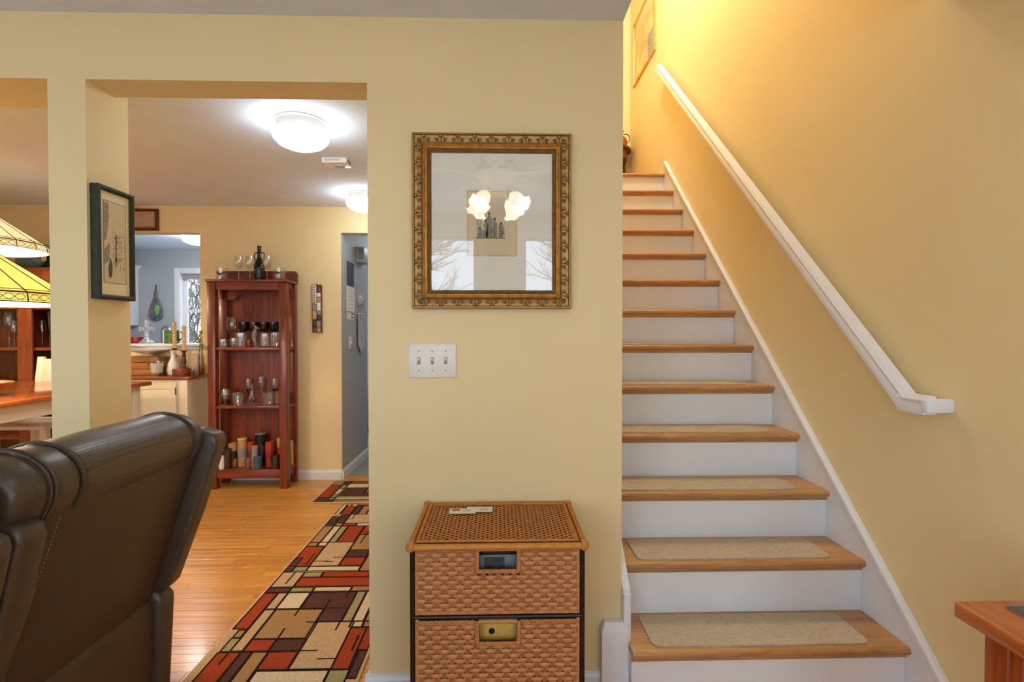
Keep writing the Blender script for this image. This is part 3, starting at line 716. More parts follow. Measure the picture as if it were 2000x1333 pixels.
# drawers
def drawer(z0, z1, lab):
    d = B(-0.228, 0.228, WY0 + 0.02, WY1 - 0.03, z0 + 0.004, z0 + 0.008).build('drawer', DARKIN, wk)
    d['label'] = lab
    dx0, dx1 = -0.236, 0.235
    hz0, hz1 = z1 - 0.064, z1 - 0.012          # hand hole
    hx = 0.053
    yf = WY0 + 0.010
    sb = MB()
    for xa, xb, ya_, yb_ in ((-0.230, -0.226, WY0 + 0.016, WY1 - 0.03), (0.226, 0.230, WY0 + 0.016, WY1 - 0.03), (-0.23, 0.23, WY1 - 0.034, WY1 - 0.03)): sb.box(xa, xb, ya_, yb_, z0 + 0.006, z1 - 0.004)
    sb.build('basket_wall', RATTAN2, d)
    bk = MB()
    bk.box(dx0 + .006, -hx, yf + 0.005, yf + 0.007, z0 + .004, z1 - .004); bk.box(hx, dx1 - .006, yf + 0.005, yf + 0.007, z0 + .004, z1 - .004); bk.box(-hx, hx, yf + 0.005, yf + 0.007, z0 + .004, hz0); bk.box(-hx, hx, yf + 0.005, yf + 0.007, hz1, z1 - .004)
    bk.build('front_backing', DARKIN, d)
    pitch = 0.0224; ns = 20
    sx = [dx0 + 0.014 + pitch * i for i in range(ns + 1)]
    for x in sx:
        for za, zb in ([(z0 + .006, z1 - .01)] if abs(x) > hx + 0.012 else [(z0 + .006, hz0 - 0.012)]): B(x - 0.0066, x + 0.0066, yf - 0.0012, yf + 0.0012, za, zb).build('warp_stake', RATTAN2, d)
    nr = 13; zs = z0 + 0.013; ze = z1 - 0.022
    for r in range(nr):
        z = zs + (ze - zs) * r / (nr - 1); spans = [(dx0 + 0.005, dx1 - 0.005)]
        if z > hz0 - 0.014: spans = [(dx0 + 0.005, -hx - 0.014), (hx + 0.014, dx1 - 0.005)]
        for xa, xb in spans:
            m = MB(); nn = int((xb - xa) / 0.0026); wv = []
            hw = 0.0062
            for i in range(nn + 1):
                x = xa + (xb - xa) * i / nn
                s_ = math.cos(PI * (x - sx[0]) / pitch + r * PI) + 0.42; s_ = max(-1.0, min(1.0, math.copysign(abs(s_) ** 0.6, s_)))
                y = yf - 0.0034 * s_ - 0.0006
                wv += [(x, y + .0006, z - hw), (x, y - .0014, z - hw * .45), (x, y - .0014, z + hw * .45), (x, y + .0006, z + hw)]
            fs = []
            for i in range(nn):
                for k in range(3): fs.append((i * 4 + k, (i + 1) * 4 + k, (i + 1) * 4 + k + 1, i * 4 + k + 1))
            m.add(wv, fs); m.build('weft_strand', RATTAN, d, smooth=True, angle=70)
    braid((dx0 + .002, yf - .002, z1 - 0.008), (-hx - .014, yf - .002, z1 - 0.008), 0.003, d, RATTAN, nrm=(0, -1, 0), name='rim_braid', amp=0.005)
    braid((hx + .014, yf - .002, z1 - 0.008), (dx1 - .002, yf - .002, z1 - 0.008), 0.003, d, RATTAN, nrm=(0, -1, 0), name='rim_braid', amp=0.005)
    braid((dx0 + .002, yf - .001, z0 + 0.004), (dx1 - .002, yf - .001, z0 + 0.004), 0.0026, d, RATTAN, nrm=(0, -1, 0), name='base_braid', amp=0.003)
    for x in (dx0 + 0.002, dx1 - 0.002): braid((x, yf, z0 + 0.004), (x, yf, z1 - 0.006), 0.003, d, RATTAN, nrm=(0, -1, 0), name='corner_braid', amp=0.003)
    braid((-hx - 0.007, yf - .003, hz0 - 0.006), (-hx - .007, yf - .003, z1 - .004), 0.003, d, RATTAN, nrm=(0, -1, 0), name='handle_braid', amp=0.004)
    braid((hx + 0.007, yf - .003, hz0 - 0.006), (hx + .007, yf - .003, z1 - .004), 0.003, d, RATTAN, nrm=(0, -1, 0), name='handle_braid', amp=0.004)
    braid((-hx - .007, yf - .003, hz0 - 0.006), (hx + .007, yf - .003, hz0 - 0.006), 0.003, d, RATTAN, nrm=(0, -1, 0), name='handle_braid', amp=0.004)
    m = MB()
    pts = [(-hx - .002 + 2 * (hx + .002) * i / 60, yf - .001, z1 - 0.006) for i in range(61)]
    m.tube(pts, [0.0068 if i % 2 else 0.0060 for i in range(61)], 8); m.build('handle_grip', RATTAN, d, smooth=True, angle=80)
    return d
drawer(0.494, 0.689, 'top woven drawer'); drawer(0.274, 0.478, 'middle woven drawer'); drawer(0.056, 0.255, 'bottom woven drawer')
bb = thing('storage_box', 'black and grey box seen through the top drawer handle', 'box', (0, 1.62, 0.503))
B(-0.11, 0.11, 1.545, 1.70, 0.503, 0.652).build('body', GREYBOX, bb, bevel=0.003); B(-0.113, 0.113, 1.542, 1.703, 0.652, 0.672).build('lid', BLACKP, bb, bevel=0.003)
B(-0.04, 0.02, 1.5440, 1.5448, 0.60, 0.645).build('picture_label', DGREY, bb)
bb = thing('card_box', 'yellow card box seen through the second drawer handle', 'box', (0, 1.62, 0.283))
B(-0.12, 0.12, 1.545, 1.72, 0.283, 0.446).build('body', YELLOWP, bb, bevel=0.003); B(-0.122, 0.122, 1.542, 1.722, 0.446, 0.463).build('lid', GREYP, bb, bevel=0.003)
MB().lathe([(0, 0), (0.009, 0), (0.009, 0.002), (0, 0.0022)], (-0.018, 1.5425, 0.424), 16, 'y').build('emblem', BLACKP, bb)
for k, (x, y, a, lab, mk) in enumerate(((-0.118, 1.762, 0.02, 'white business card with an orange mark on the wicker chest', True), (-0.062, 1.779, -0.03, 'white business card overlapped by another on the wicker chest', False))):
    c = thing('business_card', lab, 'card', (x, y, WT + 0.0022 + (0.0006 if mk else 0)), 'business cards on the wicker chest'); 
    zz = WT + 0.0022 + (0.0006 if mk else 0)
    B(x - 0.044, x + 0.044, y - 0.025, y + 0.025, zz, zz + 0.0006).build('card', CARDW, c)
    if mk: B(x - 0.036, x - 0.010, y + 0.000, y + 0.020, zz + 0.0006, zz + 0.0008).build('orange_mark', ORANGE, c)
    for q in range(3): B(x + 0.0, x + 0.026 + 0.006 * (q % 2), y + 0.010 - q * 0.011, y + 0.0125 - q * 0.011, zz + 0.0006, zz + 0.0008).build('text_line', INK2, c)
    c.rotation_euler = (0, 0, a)

# ------------------------------------------------------------------ reclining love seat
ls = thing('recliner_love_seat', 'dark brown leather reclining love seat seen from behind', 'sofa', (-1.5, 1.1, 0))
# perforated leather
PERF, ntp, pbs = newmat('perforated_leather')
vv = coords(ntp, (1, 1, 1)); vo = ntp.nodes.new('ShaderNodeTexVoronoi'); vo.inputs['Scale'].default_value = 150; vo.inputs['Randomness'].default_value = 0.0
ntp.links.new(vv, vo.inputs['Vector'])
ntp.links.new(ramp(ntp, vo.outputs['Distance'], [(0.28, rgb(40, 31, 24)), (0.36, rgb(80, 65, 52))]), pbs.inputs['Base Color'])
pbs.inputs['Roughness'].default_value = 0.36
bump(ntp, pbs, ramp(ntp, vo.outputs['Distance'], [(0.25, (0, 0, 0, 1)), (0.4, (1, 1, 1, 1))]), 0.5, 0.001)
SEC = [(-1.005, 0.893), (-0.985, 0.935), (-0.982, 0.975), (-1.000, 1.012), (-1.045, 1.042), (-1.10, 1.050), (-1.165, 1.030), (-1.205, 0.985), (-1.215, 0.92), (-1.19, 0.86), (-1.13, 0.84), (-1.06, 0.86)]
CX_, CZ_ = -1.10, 0.945
def loft(name, stations, mat, parent, sec=SEC, c=(CX_, CZ_), cap=(True, True)):
    m = MB(); n = len(sec); vs = []; fs = []
    for y, s_ in stations: vs += [(c[0] + (a - c[0]) * s_, y, c[1] + (b - c[1]) * s_) for a, b in sec]
    for i in range(len(stations) - 1):
        for k in range(n): fs.append((i * n + k, i * n + (k + 1) % n, (i + 1) * n + (k + 1) % n, (i + 1) * n + k))
    if cap[0]: fs.append(tuple(range(n - 1, -1, -1)))
    if cap[1]: fs.append(tuple(range((len(stations) - 1) * n, len(stations) * n)))
    m.add(vs, fs)
    return m.build(name, mat, parent, sub=2)
def seam(name, y, s_, r, mat, parent, dy=0.0):
    m = MB(); pts = [(CX_ + (a - CX_) * s_, y, CZ_ + (b - CZ_) * s_) for a, b in SEC[:8]]
    # smooth the arc
    fine = []
    for i in range(len(pts) - 1):
        for q in range(6):
            t = q / 6; p0 = Vector(pts[max(i - 1, 0)]); p1 = Vector(pts[i]); p2 = Vector(pts[i + 1]); p3 = Vector(pts[min(i + 2, len(pts) - 1)])
            fine.append(0.5 * ((2 * p1) + (-p0 + p2) * t + (2 * p0 - 5 * p1 + 4 * p2 - p3) * t * t + (-p0 + 3 * p1 - 3 * p2 + p3) * t ** 3))
    m.tube(fine, r, 6); return m.build(name, mat, parent, smooth=True)
def stitches(parent, a, b, n, r=0.0007, off=(0, 0, 0)):
    m = MB(); A = Vector(a); Bv = Vector(b)
    for i in range(n):
        p = A.lerp(Bv, (i + 0.2) / n) + Vector(off); q = A.lerp(Bv, (i + 0.75) / n) + Vector(off); m.tube([p, q], r, 4)
    return stuffp(m.build('stitching', STITCH, parent))
def seat(ya, yb, low_near, low_far):
    """one seat of the love seat between ya (near) and yb (far)"""
    ha, hb = ya + (0.004 if low_near else 0.04), yb - (0.004 if low_far else 0.045)
    # headrest pillow
    hd = loft('headrest', [(ha + 0.17, 0.985), (ha + 0.178, 1.0), (ha + 0.25, 1.02), ((ha + hb) / 2, 1.025), (hb - 0.17, 1.015), (hb - 0.098, 1.0), (hb - 0.09, 0.985)], PERF, ls)
    loft('headrest_band', [(ha + 0.09, 0.965), (ha + 0.097, 0.985), (ha + 0.13, 0.995), (ha + 0.163, 0.99), (ha + 0.17, 0.975)], LEATH, hd)
    loft('headrest_end', [(ha, 0.62), (ha + 0.006, 0.80), (ha + 0.025, 0.92), (ha + 0.055, 0.965), (ha + 0.084, 0.975), (ha + 0.09, 0.96)], LEATH, hd)
    loft('headrest_end', [(hb - 0.09, 0.975), (hb - 0.083, 0.99), (hb - 0.05, 0.97), (hb - 0.022, 0.90), (hb - 0.006, 0.77), (hb, 0.6)], LEATH, hd)
    seam('piping', ha + 0.09, 0.985, 0.004, LEATH, hd); seam('piping', ha + 0.078, 0.985, 0.003, LEATH, hd)
    seam('piping', ha + 0.17, 0.988, 0.0035, LEATH, hd); seam('piping', hb - 0.09, 0.99, 0.003, LEATH, hd)
    # back panel
    pa, pb = ya + 0.078, yb - 0.078
    top = (-1.003, 0.915); bot = (-1.172, 0.40)
    bp = MB().add([(top[0], pa, top[1]), (top[0], pb, top[1]), (bot[0], pb, bot[1]), (bot[0], pa, bot[1]),
                   (top[0] - .16, pa, top[1] + .02), (top[0] - .16, pb, top[1] + .02), (bot[0] - .16, pb, bot[1]), (bot[0] - .16, pa, bot[1])],
                  [(0, 1, 2, 3), (4, 5, 6, 7), (0, 1, 5, 4), (1, 2, 6, 5), (2, 3, 7, 6), (3, 0, 4, 7)]).build('back_panel', LEATHB, ls, bevel=0.008, seg=3)
    # side wings
    wsec = [(-0.955, 0.965), (-0.945, 0.935), (-1.02, 0.70), (-1.112, 0.452), (-1.14, 0.425), (-1.24, 0.43), (-1.22, 0.62), (-1.16, 0.84), (-1.10, 0.95), (-1.02, 0.985)]
    for s0, s1, first in ((ya, pa - 0.002, True), (pb + 0.002, yb, False)):
        low = low_near if first else low_far
        ws = [(-0.985, 0.905), (-0.978, 0.875)] + wsec[2:8] + [(-1.12, 0.905), (-1.05, 0.915)] if low else wsec
        m = MB(); m.prism(ws, 'y', s0, s1)
        wg = m.build('side_wing', LEATH, ls, bevel=0.016, seg=3)
        ye = s1 if first else s0
        stitches(wg, (-0.953, ye + (-.012 if first else .012), 0.912), (-1.112, ye + (-.012 if first else .012), 0.46), 46, 0.0008, (0.0035, 0, -0.0015))
    # lower back apron
    lo = MB(); lo.prism([(-1.176, 0.055), (-1.164, 0.20), (-1.160, 0.395), (-1.19, 0.425), (-1.70, 0.42), (-1.70, 0.055)], 'y', ya + 0.06, yb - 0.06)
    lo.build('lower_back', LEATHB, ls, bevel=0.014, seg=3)
    sc_ = MB(); sc_.box(-1.98, -1.28, ya + 0.09, yb - 0.09, 0.36, 0.50); sc_.build('seat_cushion', LEATH, ls, bevel=0.045, seg=4)
    bc = MB(); bc.prism([(-1.16, 0.90), (-1.30, 0.92), (-1.46, 0.48), (-1.30, 0.44)], 'y', ya + 0.09, yb - 0.09); bc.build('back_cushion', LEATH, ls, bevel=0.04, seg=3)
    ft = MB(); ft.box(-2.03, -1.97, ya + 0.09, yb - 0.09, 0.10, 0.46); ft.build('footrest', LEATH, ls, bevel=0.025, seg=3)
seat(1.097, 1.868, True, False); seat(0.322, 1.09, False, True)
for ya, yb in ((1.79, 1.868), (0.322, 0.40)):
    m = MB(); m.prism([(-1.150, 0.055), (-1.136, 0.30), (-1.130, 0.405), (-1.165, 0.44), (-1.28, 0.44), (-1.36, 0.60), (-1.44, 0.64), (-1.92, 0.62), (-1.99, 0.56), (-1.99, 0.055)], 'y', ya, yb)
    m.build('arm', LEATH, ls, bevel=0.02, seg=3)
for x in (-1.25, -1.9):
    for y in (0.37, 1.82): MB().lathe([(0, 0), (0.022, 0), (0.026, 0.056), (0, 0.056)], (x, y, 0), 12).build('foot', BLACKP, ls, smooth=True)

# ------------------------------------------------------------------ rugs
def rug(name, label, x0, x1, y0, y1, blocks, stubs=()):
    t = thing(name, label, 'rug', ((x0 + x1) / 2, (y0 + y1) / 2, 0))
    keys = 'LRBTCGKE'
    B(x0, x1, y0, y1, 0.0005, 0.0085).build('binding', RM['E'], t, bevel=0.003)
    m = MB(); e = 0.012
    m.box(x0 + e, x1 - e, y0 + e, y1 - e, 0.001, 0.0092)
    for bi, (k, a, b, c, d) in enumerate(blocks):
        zb_ = 0.0094 + bi * 6e-6; zl_ = zb_ + 0.00045
        m.cur = keys.index(k); a = max(a, x0 + e); b = min(b, x1 - e); c = max(c, y0 + e); d = min(d, y1 - e)
        m.add([(a, c, zb_), (b, c, zb_), (b, d, zb_), (a, d, zb_)], [(0, 1, 2, 3)])
        m.cur = keys.index('K'); q = 0.0040
        for (p, r, s_, u) in ((a - q, a + q, c - q, d + q), (b - q, b + q, c - q, d + q), (a - q, b + q, c - q, c + q), (a - q, b + q, d - q, d + q)):
            zl_ += 1.5e-6
            p = max(p, x0 + e); r = min(r, x1 - e); s_ = max(s_, y0 + e); u = min(u, y1 - e)
            if p < r and s_ < u: m.add([(p, s_, zl_), (r, s_, zl_), (r, u, zl_), (p, u, zl_)], [(0, 1, 2, 3)])
    m.cur = keys.index('K')
    for (p, r, s_, u) in stubs: m.add([(p, s_, 0.0104), (r, s_, 0.0104), (r, u, 0.0104), (p, u, 0.0104)], [(0, 1, 2, 3)])
    m.build('pile', [RM[k] for k in keys], t)
RB1 = [('C', -1.163, -1.134, 3.763, 3.973), ('R', -1.126, -1.055, 3.768, 3.939), ('L', -1.128, -1.098, 3.941, 3.973), ('C', -1.092, -1.052, 3.94, 3.973), ('R', -1.045, -0.74, 3.946, 3.973), ('B', -1.047, -1.008, 3.763, 3.939), ('T', -1.0, -0.945, 3.762, 3.939), ('C', -0.939, -0.80, 3.76, 3.825), ('T', -0.939, -0.80, 3.83, 3.939), ('R', -0.79, -0.54, 3.76, 3.939),
 ('B', -1.163, -1.103, 3.541, 3.717), ('B', -1.108, -1.053, 3.588, 3.757), ('C', -1.046, -1.013, 3.667, 3.757), ('L', -1.046, -0.70, 3.587, 3.757), ('G', -1.096, -1.05, 3.539, 3.583), ('R', -1.047, -0.958, 3.537, 3.583), ('C', -0.952, -0.68, 3.535, 3.583),
 ('T', -1.161, -1.10, 3.262, 3.529), ('C', -1.096, -1.05, 3.265, 3.529), ('G', -1.046, -1.004, 3.263, 3.529), ('R', -0.998, -0.893, 3.262, 3.529), ('R', -0.887, -0.70, 3.375, 3.529), ('T', -0.885, -0.65, 3.143, 3.371), ('C', -1.098, -1.048, 3.208, 3.258), ('L', -1.046, -0.888, 2.929, 3.258), ('T', -1.161, -1.104, 3.204, 3.256),
 ('R', -1.161, -1.05, 2.928, 3.198), ('B', -1.163, -1.123, 2.865, 3.037), ('B', -0.885, -0.764, 3.045, 3.139), ('R', -0.885, -0.762, 2.931, 3.038), ('T', -0.756, -0.60, 2.862, 3.13),
 ('G', -1.119, -1.046, 2.869, 2.92), ('C', -1.043, -0.762, 2.869, 2.921), ('L', -1.16, -1.046, 2.69, 2.855), ('G', -1.042, -0.945, 2.797, 2.853), ('R', -1.042, -0.60, 2.692, 2.79), ('R', -0.938, -0.69, 2.793, 2.856), ('C', -0.68, -0.60, 2.80, 2.856),
 ('B', -1.161, -1.048, 2.636, 2.682), ('G', -1.044, -0.934, 2.636, 2.682), ('C', -0.929, -0.745, 2.64, 2.684), ('T', -0.741, -0.60, 2.64, 2.689),
 ('R', -1.159, -1.096, 2.311, 2.627), ('L', -1.091, -1.046, 2.476, 2.627), ('C', -1.042, -0.934, 2.476, 2.627), ('B', -0.926, -0.704, 2.476, 2.63), ('B', -0.814, -0.706, 2.362, 2.476), ('G', -0.702, -0.658, 2.362, 2.632), ('C', -0.654, -0.605, 2.362, 2.632), ('T', -0.60, -0.54, 2.362, 2.60),
 ('L', -1.091, -1.042, 2.15, 2.468), ('T', -1.038, -0.818, 2.234, 2.468), ('T', -1.128, -1.096, 2.245, 2.302), ('G', -1.13, -1.09, 2.146, 2.24), ('C', -0.656, -0.602, 2.314, 2.358), ('T', -0.598, -0.535, 2.314, 2.358), ('R', -1.038, -0.937, 2.146, 2.228), ('B', -0.933, -0.81, 2.146, 2.228),
 ('L', -0.808, -0.645, 2.026, 2.358), ('R', -0.645, -0.576, 2.022, 2.309), ('R', -0.576, -0.532, 2.145, 2.309), ('B', -0.568, -0.532, 1.967, 2.14),
 ('R', -1.135, -1.044, 1.95, 2.14), ('B', -1.04, -0.999, 1.95, 2.14), ('T', -0.994, -0.933, 1.95, 2.14), ('R', -0.929, -0.812, 2.026, 2.14), ('C', -0.926, -0.649, 1.93, 2.018), ('G', -0.646, -0.571, 1.93, 2.018),
 ('T', -1.16, -0.95, 1.6, 1.92), ('C', -0.94, -0.80, 1.66, 1.91), ('R', -0.79, -0.54, 1.5, 1.9), ('B', -1.16, -1.0, 1.3, 1.58), ('G', -0.98, -0.8, 1.3, 1.6)]
ST = [(-1.078, -1.070, 2.94, 3.10), (-0.98, -0.93, 2.98, 2.988), (-0.85, -0.842, 3.24, 3.44), (-1.044, -0.96, 2.985, 2.993), (-0.95, -0.84, 3.034, 3.042), (-1.10, -1.092, 2.72, 2.85), (-1.0, -0.80, 2.79, 2.798), (-0.935, -0.927, 2.41, 2.70), (-0.818, -0.81, 2.35, 2.56), (-0.748, -0.740, 2.56, 2.69), (-0.86, -0.70, 2.354, 2.362), (-0.938, -0.930, 2.14, 2.31), (-0.72, -0.645, 2.085, 2.093), (-0.81, -0.735, 2.14, 2.148), (-0.60, -0.592, 2.14, 2.25), (-1.095, -1.087, 2.06, 2.15), (-0.712, -0.704, 2.29, 2.37)]
rug('runner_rug', 'long runner rug with rust, cream and plum blocks along the passage', -1.178, -0.52, 1.25, 3.988, RB1, ST)
RB2 = [('T', -1.416, -1.325, 4.49, 4.60), ('R', -1.416, -1.325, 4.15, 4.48), ('B', -1.416, -1.275, 4.045, 4.14), ('B', -1.318, -1.268, 4.50, 4.60), ('G', -1.318, -1.278, 4.395, 4.49), ('C', -1.318, -1.278, 4.24, 4.385), ('G', -1.318, -1.278, 4.155, 4.23), ('C', -1.318, -1.278, 4.11, 4.147), ('R', -1.262, -0.7, 4.53, 4.60), ('C', -1.266, -1.09, 4.41, 4.515), ('B', -1.266, -1.08, 4.19, 4.40), ('T', -1.087, -0.9, 4.288, 4.394), ('B', -1.08, -0.8, 4.19, 4.285), ('G', -1.266, -0.7, 4.152, 4.183), ('C', -1.266, -0.7, 4.105, 4.147), ('T', -1.266, -0.6, 4.05, 4.09)]
rug('small_rug', 'small matching rug with coloured blocks in front of the grey doorway', -1.43, -0.60, 4.028, 4.615, RB2)

# ------------------------------------------------------------------ cherry bookcase and what stands on it
BX0, BX1, BY0, BY1 = -2.407, -1.757, 4.42, 4.66
bc = thing('display_bookcase', 'tall open cherry wood bookcase full of glassware by the far wall', 'bookcase', ((BX0 + BX1) / 2, 4.54, 0))
pw = 0.064
for x in (BX0, BX1 - pw):
    for y in (BY0, BY1 - 0.05): B(x, x + pw, y, y + (pw if y == BY0 else 0.05), 0, 1.728).build('post', CHERRY, bc, bevel=0.003)
B(BX0 - 0.008, BX1 + 0.012, BY0 - 0.014, BY1, 1.728, 1.748).build('top_board', CHERRYX, bc, bevel=0.003)
m = MB(); pts = [(BX0 + 0.005, 1.748), (BX1 + 0.01, 1.748), (BX1 + 0.01, 1.815)]
for k in range(7): a = PI / 2 * k / 6; pts.append((BX1 + 0.01 - 0.028 + 0.028 * math.cos(a), 1.815 + 0.028 * math.sin(a)))
for k in range(7): a = PI / 2 + PI / 2 * k / 6; pts.append((BX0 + 0.005 + 0.028 + 0.028 * math.cos(a), 1.815 + 0.028 * math.sin(a)))
m.prism(pts, 'y', BY1 - 0.022, BY1 - 0.002); m.build('back_splash', CHERRYX, bc)
B(BX0 + pw, BX1 - pw, BY0 + 0.012, BY0 + 0.032, 1.664, 1.728).build('apron', CHERRYX, bc)
B(BX0 + 0.02, BX1 - 0.02, BY1 - 0.012, BY1 - 0.004, 0.10, 1.728).build('back_panel', CHERRY, bc)
def arch(axis, p0, p1, q0, q1):
    """arched bracket rail"""
    n = 16; pts = [(p0, 1.664 if axis == 'y' else 1.728)]; L = p1 - p0
    low, hi = (1.590, 1.655) if axis == 'y' else (1.60, 1.69)
    pts = [(p0, 1.728), (p0, low)]
    for k in range(n + 1):
        t = k / n; pts.append((p0 + 0.12 * L + 0.76 * L * t, low + (hi - low) * (math.sin(PI * t) ** 0.45)))
    pts += [(p1, low), (p1, 1.728)]
    return MB().prism(pts, axis, q0, q1)
arch('y', BX0 + pw, BX1 - pw, BY1 - 0.040, BY1 - 0.025).build('arched_rail', CHERRYX, bc)
for x in (BX0 + 0.018, BX1 - 0.038): arch('x', BY0 + pw, BY1 - 0.05, x, x + 0.02).build('arched_rail', CHERRYX, bc)
S2, S3, S4 = 1.183, 0.695, 0.162
for z in (S2, S3): B(BX0 + 0.012, BX1 - 0.006, BY0 + 0.008, BY1 - 0.012, z - 0.022, z).build('shelf', CHERRYX, bc, bevel=0.002)
B(BX0 + 0.012, BX1 - 0.006, BY0 + 0.012, BY1 - 0.012, S4 - 0.02, S4).build('shelf', CHERRYX, bc)
B(BX0 + pw, BX1 - pw, BY0 + 0.008, BY0 + 0.028, 0.090, S4 - 0.003).build('bottom_rail', CHERRYX, bc, bevel=0.002)
for x in (BX0 + 0.012, BX1 - 0.036): B(x, x + 0.022, BY0 + pw, BY1 - 0.05, 0.090, S4 - 0.003).build('bottom_rail', CHERRYX, bc)
ST_ = 1.748

def gl_wine(H, R, foot=None):
    f_ = foot or R * 0.85
    return [(0, 0), (f_, 0.0), (f_, 0.002), (0.006, 0.008), (0.0042, 0.02), (0.0042, H * 0.42), (0.008, H * 0.46), (R * 0.62, H * 0.53), (R * 0.95, H * 0.64), (R, H * 0.73), (R * 0.93, H * 0.87), (R * 0.80, H), (R * 0.78, H), (R * 0.9, H * .86), (R * .96, H * .73), (R * .6, H * .545), (0, H * .475)]
def gl_tumbler(H, R): return [(0, 0), (R * 0.9, 0), (R * 0.93, 0.004), (R, H), (R * 0.95, H), (R * 0.88, 0.014), (0, 0.012)]
def gl_mug(H, R): return [(0, 0), (R * 0.92, 0), (R, 0.006), (R, H * .5), (R * 0.97, H), (R * 0.88, H), (R * 0.88, 0.012), (0, 0.01)]
def lobj(name, prof, x, y, z, mat, label, cat, n=20, group=None, smooth=True):
    mb = MB()
    if not smooth:            # faceted cut glass: fine vertical flutes below a plain lip
        n = 28; p0, p1, p2, p3 = prof[0:4]; rest = prof[4:]
        prof = [p0, p1, p2] + [(p2[0] + (p3[0] - p2[0]) * t, p2[1] + (p3[1] - p2[1]) * t) for t in (.18, .36, .54, .72, .80)] + [p3] + rest
    mb.lathe(prof, (x, y, z), n)
    if not smooth:
        H_ = max(q for _, q in prof)
        for i, (a, b, c) in enumerate(mb.v):
            d = math.hypot(a - x, b - y)
            if d > 1e-4 and c - z < H_ * .76:
                k = round(math.atan2(b - y, a - x) / (2 * PI / n)) + int((c - z) / H_ * 5.6)
                f_ = 0.93 if k % 2 else 1.02
                mb.v[i] = (x + (a - x) * f_, y + (b - y) * f_, c)
    o = mb.build(name, mat, smooth=smooth, origin=(x, y, z), angle=50)
    return tag(o, label, cat, group)
z = ST_ + 0.0005
G1 = 'glassware on top of the bookcase'
def tumbler_print(x, y, z, H, R, label, dots, gmat=GLASS, group=None):
    t = thing('tumbler', label, 'glass', (x, y, z), group)
    MB().lathe(gl_tumbler(H, R), (x, y, z), 22).build('glass_body', gmat, t, smooth=True)
    m = MB()
    for a, zz, rr in dots:
        k = len(m.v); m.ell((0, 0, 0), (rr, 0.0006, rr * .7), 8, 4); m.xf(Matrix.Translation((x + math.sin(a) * R * 0.99, y - math.cos(a) * R * 0.99, z + zz)) @ Matrix.Rotation(a, 4, 'Z'), k)
    m.build('printed_decoration', BROWNC, t)
    return t
tumbler_print(-2.312, 4.475, z, 0.10, 0.046, 'clear tumbler with printed figures, left end of bookcase top', [(-.2, .06, .012), (.1, .045, .016), (.5, .05, .012), (.9, .06, .012)], group=G1)
tumbler_print(-1.832, 4.475, z, 0.10, 0.046, 'clear tumbler with dark animal print, right end of bookcase top', [(-.5, .055, .012), (-.2, .057, .014), (.1, .056, .013), (.4, .055, .012)], group=G1)
lobj('wine_glass', gl_wine(0.205, 0.038), -2.183, 4.50, z, GLASS, 'clear wine glass standing alone left of the black jug', 'glass', group=G1)
lobj('wine_glass', gl_wine(0.205, 0.036), -2.086, 4.49, z, GLASS, 'clear wine glass touching the black jug on its left', 'glass', group=G1)
lobj('wine_glass', gl_wine(0.205, 0.036), -1.946, 4.50, z, GLASS, 'clear wine glass just right of the black jug', 'glass', group=G1)
jg = thing('bottle', 'black glazed bottle with two loop handles on the bookcase', 'bottle', (-2.032, 4.55, z))
MB().lathe([(0, 0), (0.038, 0), (0.041, 0.01), (0.045, 0.10), (0.044, 0.125), (0.034, 0.16), (0.020, 0.19), (0.0155, 0.21), (0.015, 0.285), (0.018, 0.287), (0.018, 0.298), (0.012, 0.298), (0, 0.29)], (-2.032, 4.55, z), 22).build('body', BLACKG, jg, smooth=True)
for s_ in (-1, 1): MB().tube([(-2.032 + s_ * a, 4.55, z + b) for a, b in ((0.013, 0.232), (0.025, 0.245), (0.038, 0.238), (0.044, 0.215), (0.040, 0.188), (0.030, 0.168))], 0.0045, 7).build('handle', BLACKG, jg, smooth=True)
MB().tube([(-2.032 + 0.0455 * math.sin(a), 4.55 - 0.0455 * math.cos(a), z + 0.098 + 0.018 * math.sin(a * 1.2)) for a in [(-1.2 + 0.3 * k) for k in range(9)]], 0.0016, 5).build('silver_band', CHROME, jg)

z = S2 + 0.0005; G2 = 'glassware on the upper bookcase shelf'
lobj('wine_glass', gl_wine(0.255, 0.046), -2.290, 4.595, z, GLASS, 'large clear balloon wine glass at left of the upper shelf', 'glass', group=G2)
for x, mt, lb in ((-2.191, COBALT, 'dark blue stemmed goblet, leftmost at the back of the upper shelf'), (-2.105, RUBY, 'ruby red goblet directly behind the crystal seahorse'), (-2.018, RUBY, 'ruby red goblet right of the crystal seahorse'), (-1.933, COBALT, 'dark blue stemmed goblet, rightmost at the back of upper shelf')):
    t = thing('goblet', lb, 'glass', (x, 4.595, z), G2)
    H = 0.215; R = 0.039
    MB().lathe([(R * .6, H * .62), (R, H * .75), (R * 1.0, H), (R * .94, H), (R * .94, H * .76), (0, H * .62), (R * .6, H * .62)], (x, 4.595, z), 18).build('bowl', mt, t, smooth=True)
    MB().lathe([(0, 0), (R * .8, 0), (R * .8, .002), (.005, .01), (.004, H * .55), (.012, H * .62), (0, H * .62)], (x, 4.595, z), 14).build('stem', GLASS, t, smooth=True)
